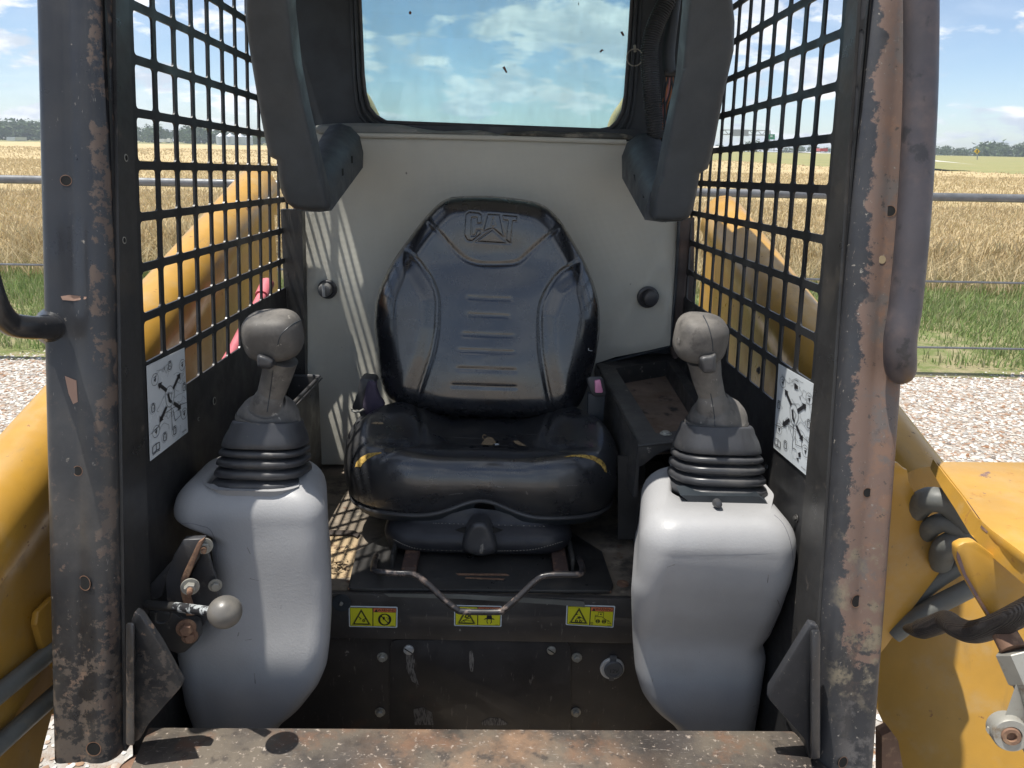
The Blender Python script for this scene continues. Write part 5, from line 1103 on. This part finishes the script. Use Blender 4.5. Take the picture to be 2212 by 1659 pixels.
# ================================================================ JOYSTICKS
def superell(c, rad, e1, e2, rot, n=28, m_=16, bm=None):
    c = Vector(c); f = lambda a, e: math.copysign(abs(a)**e, a); rings = []
    for j in range(1, m_):
        t = -math.pi/2+math.pi*j/m_; rings.append([c+rot@Vector((rad[0]*f(math.cos(t), e1)*f(math.cos(p), e2), rad[1]*f(math.cos(t), e1)*f(math.sin(p), e2), rad[2]*f(math.sin(t), e1))) for p in (2*math.pi*k/n for k in range(n))])
    return loft(rings, bm)
def joystick(lab, c0, c1, hb, head, hr, hand, side, trig, top_rot):
    th = thing('joystick', lab, 'joystick', c0, 'joysticks in front of the seat'); c0, c1 = Vector(c0), Vector(c1); d = c1-c0
    prof = [(-.10, .98)]
    for q0, q1, ka, kb in ((0.0, .17, 1.06, 1.05), (.18, .33, 1.03, 1.01), (.34, .48, 1.0, .98), (.49, .61, .965, .94)):
        for w_ in np.linspace(0, 1, 9): prof.append((q0+(q1-q0)*w_, (ka+(kb-ka)*w_)-.17*(1-(1-abs(2*w_-1)**3.2)**.8)))
    prof += [(.615, .80), (.62, .86), (.635, .905), (.67, .91), (.72, .89), (.80, .85), (.90, .775), (.96, .75), (.985, .73), (1.0, .69), (.99, .64)]
    rings = []
    for t, k in prof:
        p = c0+d*t; tilt = .006*t
        rings.append([(x, y, p.z+(y-p.y)*-.22+ .0) for x, y in [(p.x+(a)*k, p.y+(b)*k) for a, b in rrect(0, 0, hb[0], hb[1], hb[0]*.62, 3)]])
    fin(loft(rings), 'rubber_boot', m_rubber, th, smooth=35, bev=.0)
    hp = [Vector(p) for p in hand]
    e_ = d.normalized(); prof2 = [(c1-e_*.012, .0465), (c1+e_*.002, .0470), (c1+e_*.009, .0445), (c1.lerp(hp[0], .40)+e_*.006, .0375), (c1.lerp(hp[0], .72)+e_*.004, .0285), (hp[0], .0225), (hp[0].lerp(hp[1], .6), .0195), (hp[1], .0192), (hp[2], .0212), (hp[3], .024)]
    g_ = fin(tube(cr([p for p, _ in prof2], 4), [float(x) for x in np.interp(np.linspace(0, len(prof2)-1, (len(prof2)-1)*4+1), range(len(prof2)), [r for _, r in prof2])], 24), 'grip_shaft', m_grip, th, smooth=70)
    rot = Matrix.Rotation(R(top_rot[0]), 3, 'Y') @ Matrix.Rotation(R(top_rot[1]), 3, 'X')
    h_ = fin(superell(head, hr, .62, .72, rot), 'grip_head', m_grip, th, smooth=80)
    bh = bvh_of(h_); u0, v0 = trig['seam'][0]
    on_line(bh, trig['seam'], .0009, 'head_seam', m_dark, h_, .4)
    on_line(bvh_of(g_), trig['shaft'], .0008, 'shaft_seam', m_dark, g_, .4)
    if 'btn' in trig: fin(inflate(trig['btn'], 4, lambda u, v: Vector(head).y-.034, 7, .012, .02), 'trigger', m_rubber, th, smooth=60)
    if 'spot' in trig: on_surface(bh, trig['spot'], 'thumb_button', m_scr, h_, .001, 3, .001)
    return th
joystick('left joystick with dusty brown grip and striped sun on its grey boot', (-.343, 1.055, -.468), (-.330, 1.055, -.362), (.064, .062), tuple(PY(590, 724, 1.03)), (.0405, .036, .0335), [PY(579, 868, 1.045), PY(586, 848, 1.045), PY(597, 815, 1.04), PY(607, 775, 1.035)], -1,
    dict(seam=[(650, 692), (630, 702), (608, 722), (600, 745)], shaft=[(590, 800), (583, 850), (577, 890)], btn=[(556, 768), (566, 766), (588, 776), (590, 790), (582, 797), (560, 795), (555, 785)]), (-4, 12))
joystick('right joystick with dusty brown grip in front of the storage tray', (.348, 1.055, -.462), (.338, 1.055, -.350), (.067, .064), tuple(PY(1513, 730, 1.03)), (.0365, .036, .0335), [PY(1539, 868, 1.045), PY(1536, 848, 1.045), PY(1527, 815, 1.04), PY(1520, 775, 1.035)], 1,
    dict(seam=[(1519, 682), (1530, 705), (1538, 735), (1540, 758)], shaft=[(1535, 850), (1542, 890), (1545, 930)], btn=[(1512, 772), (1535, 766), (1546, 764), (1548, 785), (1544, 803), (1522, 806), (1515, 795)], spot=[(1461, 732), (1466, 728), (1470, 735), (1468, 744), (1463, 741)]), (4, 10))

# ================================================================ LEVER WITH BALL KNOB
lv = thing('ball_lever', 'black lever with a round grey ball knob below the left joystick', 'lever', PY(400, 1315, .88))
fin(tube([PY(316, 1306, .895), PY(380, 1311, .86)], .0062, 14), 'lever_rod', m_black, lv); fin(tube([PY(380, 1311, .86), PY(462, 1322, .815)], .0062, 14), 'lever_tip', mat('flaked_grey_rod', (.36, .38, .38), .5, layers=[dict(c=(.02, .02, .022), s=60, lo=.48, hi=.52)]), lv)
c = PY(486, 1322, .80); fin(superell(c, (.0205, .0205, .0195), 1, 1, Matrix.Identity(3), 32, 20), 'ball_knob', mat('scuffed_ball', (.12, .112, .10), .35, layers=[dict(c=(.17, .155, .13), s=30, lo=.5, hi=.7, a=.7, rg=.6)], bumps=[(120, .1, .001)]), lv, smooth=80)
m_lp = mat('lever_plate_paint', (.045, .045, .048), .42, layers=[dict(c=(.16, .15, .14), s=30, lo=.55, hi=.7)], bumps=[(90, .15, .001)])
sl_ = lambda px, Y, th_, nm, m, bv=.0015: fin(prism([PY(*p, Y) for p in px], (0, th_, 0)), nm, m, lv, bev=bv)
sl_([(395, 1166), (440, 1164), (424, 1212), (398, 1256), (396, 1300), (360, 1298), (357, 1254), (375, 1200)], .905, .012, 'lever_plate', m_lp)
sl_([(427, 1172), (440, 1164), (404, 1254), (402, 1272), (420, 1330), (402, 1332), (388, 1275), (390, 1250)], .895, .008, 'rusty_arm', m_rust)
sl_([(446, 1176), (453, 1210), (466, 1250), (471, 1294), (455, 1306), (462, 1312), (436, 1356), (418, 1330), (404, 1270), (410, 1250)], .925, .006, 'lever_plate', m_lp)
sl_([(317, 1272), (376, 1206), (348, 1290), (330, 1296), (317, 1296)], .92, .006, 'link_bracket', m_lp)
sl_([(319, 1320), (372, 1324), (392, 1336), (425, 1352), (428, 1384), (400, 1410), (384, 1414), (350, 1400), (332, 1366)], .90, .02, 'lever_block', m_black, .003)
fin(tube(cr([PY(u, v, .885) for u, v in ((337, 1322), (336, 1338), (342, 1345), (356, 1345), (366, 1336), (370, 1322))], 5), .002, 8), 'return_loop', m_black, lv)
for (u, v, r, m) in ((441, 1179, .0075, m_steel), (411, 1267, .0078, m_steel), (465, 1264, .006, m_steel), (402, 1356, .0085, m_rust), (410, 1374, .007, m_rust)):
    c = PY(u, v, .893 if u < 430 else .918); fin(hexbolt(c, (.35, -1, .05), r, r*1.0), 'lever_bolt', m, lv)
    if m is m_steel and u < 450: fin(lathe(c+Vector((.35, -1, .05)).normalized()*r*1.2, (.35, -1, .05), [(0, r*.5), (r*1.3, r*.48), (r*1.4, r*.3)], 12), 'bolt_end', m_rust, lv)

# ================================================================ LIFT ARMS AND PLUMBING
def arm(lab, s, x0, Yref, Zref, sl2, drop, y0=.25, y1=2.12, bow=.0):
    th = thing('lift_arm', lab, 'lift arm', (s*x0, 1.6, -.7), 'yellow lift arms on both sides of the cab')
    prof = [(.012, -.10), (0, -.085), (0, -.065)]+[(.058-.058*math.cos(R(a)), -.060+.060*math.sin(R(a))) for a in range(0, 181, 15)]+[(.116, -.13), (.104, -.125), (.012, -.125)]
    def zz_(y): return Zref+sl2*(y-Yref)
    rings = [[(s*(x0+a), y, zz_(y)+b) for a, b in prof] for y in np.linspace(y0, y1, 24)]+[[(s*(x0+.01+a*.85), y1+.05, zz_(y1)-.03+b*.8) for a, b in prof]]
    fin(loft(rings), 'arm_tube', m_yel, th, smooth=50, bev=0)
    ys = np.linspace(max(y0, 1.12 if s > 0 else y0), y1, 14); pl_ = [(s*(x0+.014), y, zz_(y)-.122) for y in ys]+[(s*(x0+.014), y, zz_(y)-.125-drop(y)) for y in ys[::-1]]
    fin(prism(pl_, (s*.012, 0, 0)), 'arm_plate', m_yel, th)
    return th
armL = arm('left yellow lift arm sloping down behind the side screen', -1, .60, .868, -.412, .325, lambda y: .16+.10*max(0, y-1.0))
armR = arm('right yellow lift arm sloping down behind the side screen', 1, .575, .98, -.385, .305, lambda y: .20+.12*max(0, y-1.0), y0=.985)
fin(box(-.64, -.618, 1.45, 1.85, -.9, -.42), 'arm_tower', m_yel, armL); fin(box(.60, .62, 1.6, 2.1, -1.0, -.42), 'arm_tower', mat('plain_frame_yellow', (.50, .28, .03), .5), armR)  # right tower has its own plain yellow without wear layers
mc_ = fin(prism([PX(*p, -.60) for p in ((84, 1322), (118, 1288), (160, 1270), (160, 1480), (100, 1420), (80, 1350))], (-.01, 0, 0)), 'pipe_tab', m_yel, armL, bev=.003)
fl_l = thing('left_side_frame', 'yellow lower side frame left of the cab with two grey steel pipes', 'side frame', (-.63, .8, -1.3))
fin(prism([PX(*p, -.628) for p in ((-120, 1290), (0, 1175), (110, 1060), (300, 1000), (300, 1540), (112, 1543), (92, 1620), (75, 1700), (-120, 1760))], (-.012, 0, 0)), 'frame_plate', m_yel, fl_l)
for a, b in (((-60, 1545), (150, 1375)), ((-60, 1660), (150, 1472))): fin(tube([PX(*a, -.60), PX(*b, -.60)], .0125, 14), 'steel_pipe', m_hose, fl_l)
fin(tube([PX(*p, -.615) for p in ((-60, 1262), (0, 1205), (105, 1100), (180, 1030))], .006, 8), 'weld_bead', m_yel, fl_l)
slb = lambda px, X, th_, nm, m, par, bv=.002: fin(prism([PX(*p, X) for p in px], (th_, 0, 0)), nm, m, par, bev=bv)
# red hose and coupler behind the left screen
rh = thing('red_hose', 'faded red hose hanging behind the left side screen', 'hose', PX(510, 760, -.53))
fin(tube(cr([PX(u, v, -.53) for u, v in ((480, 800), (502, 762), (522, 722), (545, 680), (572, 630))], 6), .012, 12), 'hose_sleeve', m_red, rh)
fin(tube([PX(566, 640, -.53), PX(578, 612, -.53)], .016, 10), 'hose_collar', m_red, rh)
# right side: frame plate, tab, bracket, hoses
fr = thing('right_side_frame', 'yellow side frame right of the cab, sunlit in patches', 'side frame', (.62, .9, -1.3))
def pl(px, Y, th_, nm, m, par, bv=.002, dx=0, dz=0): return fin(prism([PY(*p, Y) for p in px], (dx, th_, dz)), nm, m, par, bev=bv)
fin(prism([PY(1888, 1370, 1.14), PY(1945, 1290, 1.14), PY(2060, 1150, 1.12), PY(2150, 1080, 1.1), PY(2290, 1120, 1.05), PY(2290, 1720, .93), PY(1952, 1720, 1.0), PY(1925, 1600, 1.05), PY(1880, 1500, 1.1)], (.01, .012, 0)), 'frame_plate', m_yel, fr, bev=0)
pl([(1954, 1013), (1961, 1015), (1964, 1041), (2000, 1106), (2040, 1176), (2048, 1198), (2047, 1212), (2038, 1228), (1980, 1305), (1915, 1397), (1880, 1440), (1880, 1000), (1940, 1000)], .895, .009, 'hose_guard', m_yel, fr, .002)
fin(prism([PY(*p, .93) for p in ((1905, 1590), (1925, 1580), (1940, 1600), (1962, 1720), (1905, 1720))], (0, .02, 0)), 'rusty_foot', m_rust, fr)
bkt = thing('yellow_bracket', 'thick bent yellow bracket with chipped edges above the hoses on the right', 'bracket', PZ(2120, 1100, -.348))
deck = [PZ(*p, -.348) for p in ((2023, 996), (2230, 997), (2330, 1000), (2330, 1260), (2212, 1196), (2138, 1141), (2120, 1125), (2085, 1075))]
fin(prism(deck, (0, 0, -.012)), 'bracket_deck', m_yelworn, bkt, bev=.003)
low = lambda u, v, y: PY(u, v, y)
e1 = [(2023, 999, None), (2052, 1037, None), (2085, 1078, None), (2120, 1128, None), (2138, 1144, None), (2212, 1199, None), (2330, 1263, None)]
top_e = [PZ(u, v, -.350) for u, v, _ in e1]; bot_e = [PY(u, v, p.y-.004) for (u, v), p in zip(((2017, 1018), (2042, 1062), (2072, 1108), (2106, 1164), (2126, 1188), (2212, 1262), (2330, 1350)), top_e)]
bm = NB(); a = [bm.verts.new(p) for p in top_e]; b = [bm.verts.new(p) for p in bot_e]; a2 = [bm.verts.new(p+Vector((.002, .012, 0))) for p in top_e]; b2 = [bm.verts.new(p+Vector((.002, .012, 0))) for p in bot_e]
for i in range(len(a)-1): bm.faces.new((a[i], b[i], b[i+1], a[i+1])); bm.faces.new((a2[i+1], b2[i+1], b2[i], a2[i])); bm.faces.new((b[i], b2[i], b2[i+1], b[i+1])); bm.faces.new((a2[i], a[i], a[i+1], a2[i+1]))
bm.faces.new((a[0], a2[0], b2[0], b[0])); fin(bm, 'bracket_flange', m_yelworn, bkt)
pl([(2067, 1181), (2085, 1172), (2108, 1170), (2130, 1186), (2212, 1250), (2330, 1330), (2330, 1420), (2212, 1310), (2178, 1326), (2143, 1344), (2115, 1298), (2082, 1242), (2068, 1205)], .70, .012, 'bracket_leg', m_yelworn, bkt, .003)
fin(prism([PY(*p, .699) for p in ((2067, 1190), (2072, 1198), (2086, 1240), (2120, 1298), (2146, 1340), (2143, 1344), (2112, 1298), (2080, 1242), (2066, 1205))], (0, -.001, 0)), 'chipped_edge', m_chip, bkt)
for (k0, k1) in ((2, 3), (3, 4)):
    fin(prism([top_e[k0].lerp(top_e[k1], .1)+Vector((0, -.001, .001)), top_e[k0].lerp(top_e[k1], .9)+Vector((0, -.001, .001)), bot_e[k0].lerp(top_e[k1], .72)+Vector((0, -.0025, 0)), top_e[k0].lerp(bot_e[k0], .3)+Vector((0, -.0025, 0))], (0, .001, 0)), 'chipped_edge', m_chip, bkt)
hs = thing('hydraulic_hoses', 'bundle of grey hydraulic hoses looping under the yellow bracket', 'hoses', PY(2050, 1200, .84))
for nm_, px, r in (('hose', ((1960, 1130, .93), (1985, 1092, .90), (2015, 1079, .88), (2055, 1092, .87), (2100, 1135, .86)), .0165), ('hose', ((1990, 1165, .92), (2010, 1140, .89), (2040, 1129, .875), (2078, 1148, .865), (2120, 1185, .86)), .0125), ('hose', ((2030, 1215, .90), (2040, 1185, .875), (2062, 1172, .865), (2086, 1180, .86), (2105, 1215, .86)), .0155), ('hose', ((1930, 1370, .90), (2000, 1320, .89), (2100, 1268, .88), (2160, 1235, .88)), .0125), ('hose', ((1935, 1350, .92), (2000, 1270, .91), (2080, 1215, .90), (2130, 1180, .90)), .0125)):
    fin(tube(cr([PY(*p) for p in px], 8), r, 14), nm_, m_hose, hs)
m_braid = mat('black_braided_sleeve', (.022, .020, .020), .42, bumps=[(400, .2, .001)])
Nn = m_braid.node_tree.nodes; Lk = m_braid.node_tree.links; wv = Nn.new('ShaderNodeTexWave'); wv.inputs['Scale'].default_value = 260; wv.inputs['Distortion'].default_value = 1.5; wv.inputs['Detail'].default_value = 1
tcn = Nn.new('ShaderNodeTexCoord'); Lk.new(tcn.outputs['Object'], wv.inputs[0]); bb = Nn.new('ShaderNodeBump'); bb.inputs['Strength'].default_value = .5; bb.inputs['Distance'].default_value = .0012; Lk.new(wv.outputs[0], bb.inputs['Height']); Lk.new(bb.outputs[0], Nn['Principled BSDF'].inputs['Normal'])
bd = thing('braided_hose', 'black braided hose sagging across the right side frame', 'hose', PY(2070, 1352, .72))
pts = cr([PY(*p) for p in ((1956, 1357, .86), (1985, 1360, .83), (2020, 1350, .80), (2045, 1341, .78), (2065, 1354, .75), (2100, 1365, .72), (2150, 1352, .69), (2212, 1322, .66), (2290, 1280, .64))], 10)
fin(tube(pts, [min(.0125, .004+.0007*k) for k in range(len(pts))], 16), 'hose_sleeve', m_braid, bd)
ft = thing('hydraulic_fitting', 'grey steel hydraulic fitting with a hex nut and a rusty bolt at the right edge', 'fitting', PY(2190, 1480, .64))
A, B, Cc, D = PY(2172, 1372, .68), PY(2190, 1405, .665), PY(2218, 1468, .65), PY(2250, 1545, .64); ax = (Cc-B).normalized()
fin(tube([PY(2160, 1345, .69), A, B], [.0125, .0125, .0130], 18), 'rusty_collar', m_rust, ft); fin(lathe(B, ax, [(0, .0175), (.001, .0185), (.030, .0185), (.032, .0165)], 6), 'hex_nut', m_steel, ft)
fin(tube([Cc, Cc+ax*.02, D], [.015, .014, .016], 16), 'fitting_neck', m_steel, ft)
c = PY(2180, 1583, .63); fin(lathe(c, (-.25, -1, .15), [(-.012, .0175), (.004, .0175), (.006, .0165), (.006, .0100), (.003, .0098)], 30), 'fitting_eye', m_steel, ft)
fin(loft([[c+Vector((x_, .006, z_)) for x_, z_ in ((-.004, .016), (.012, .013), (.012, -.013), (-.004, -.016))], [PY(2240, 1470, .64)+Vector((x_, .006, 0)) for x_ in (-.016, .016, .018, -.014)]]), 'fitting_arm', m_steel, ft, bev=.003)
fin(prism([PY(*p, .645) for p in ((2190, 1600), (2215, 1620), (2260, 1700), (2290, 1600), (2260, 1540), (2205, 1560))], (0, .015, 0)), 'fitting_body', m_steel, ft, bev=.004)
fin(lathe(c+Vector((-.001, -.002, 0)), (-.25, -1, .15), [(-.004, .0098), (.004, .0094), (.006, .0085), (.006, .005), (.002, .0045)], 24), 'socket_bolt', m_rust, ft)
fin(hexbolt(PY(2147, 1574, .64), (-1, -.5, 0), .0045, .007), 'grease_nipple', m_steel, ft)

bkx = thing('added_dark_bucket', 'unseen dark steel bucket added behind the camera to darken the seat reflection', 'bucket', (0, -.9, .0), machine=False)  # unseen bucket added behind the camera for dark reflections and less ground bounce
m_bk = mat('added_bucket_steel', (.035, .030, .028), .6, layers=[dict(c=(.12, .085, .06), s=5, lo=.5, hi=.7)], bumps=[(30, .3, .003)])
fin(prism([(-.98, -.25, .05), (-.98, -.28, .70), (-.98, -.42, .74), (-.98, -1.15, .05)], (.015, 0, 0)), 'added_bucket_side', m_bk, bkx); fin(prism([(.965, -.25, .05), (.965, -.28, .70), (.965, -.42, .74), (.965, -1.15, .05)], (.015, 0, 0)), 'added_bucket_side', m_bk, bkx)
fin(box(-.965, .965, -.27, -.25, .05, .72), 'added_bucket_back', m_bk, bkx, bev=.004); fin(box(-.965, .965, -1.15, -.27, .03, .05), 'added_bucket_floor', m_bk, bkx)
# ================================================================ move the machine from its own axes into the world
for o in MACHINE: o.matrix_world = MACH @ Matrix.Translation(o.location)
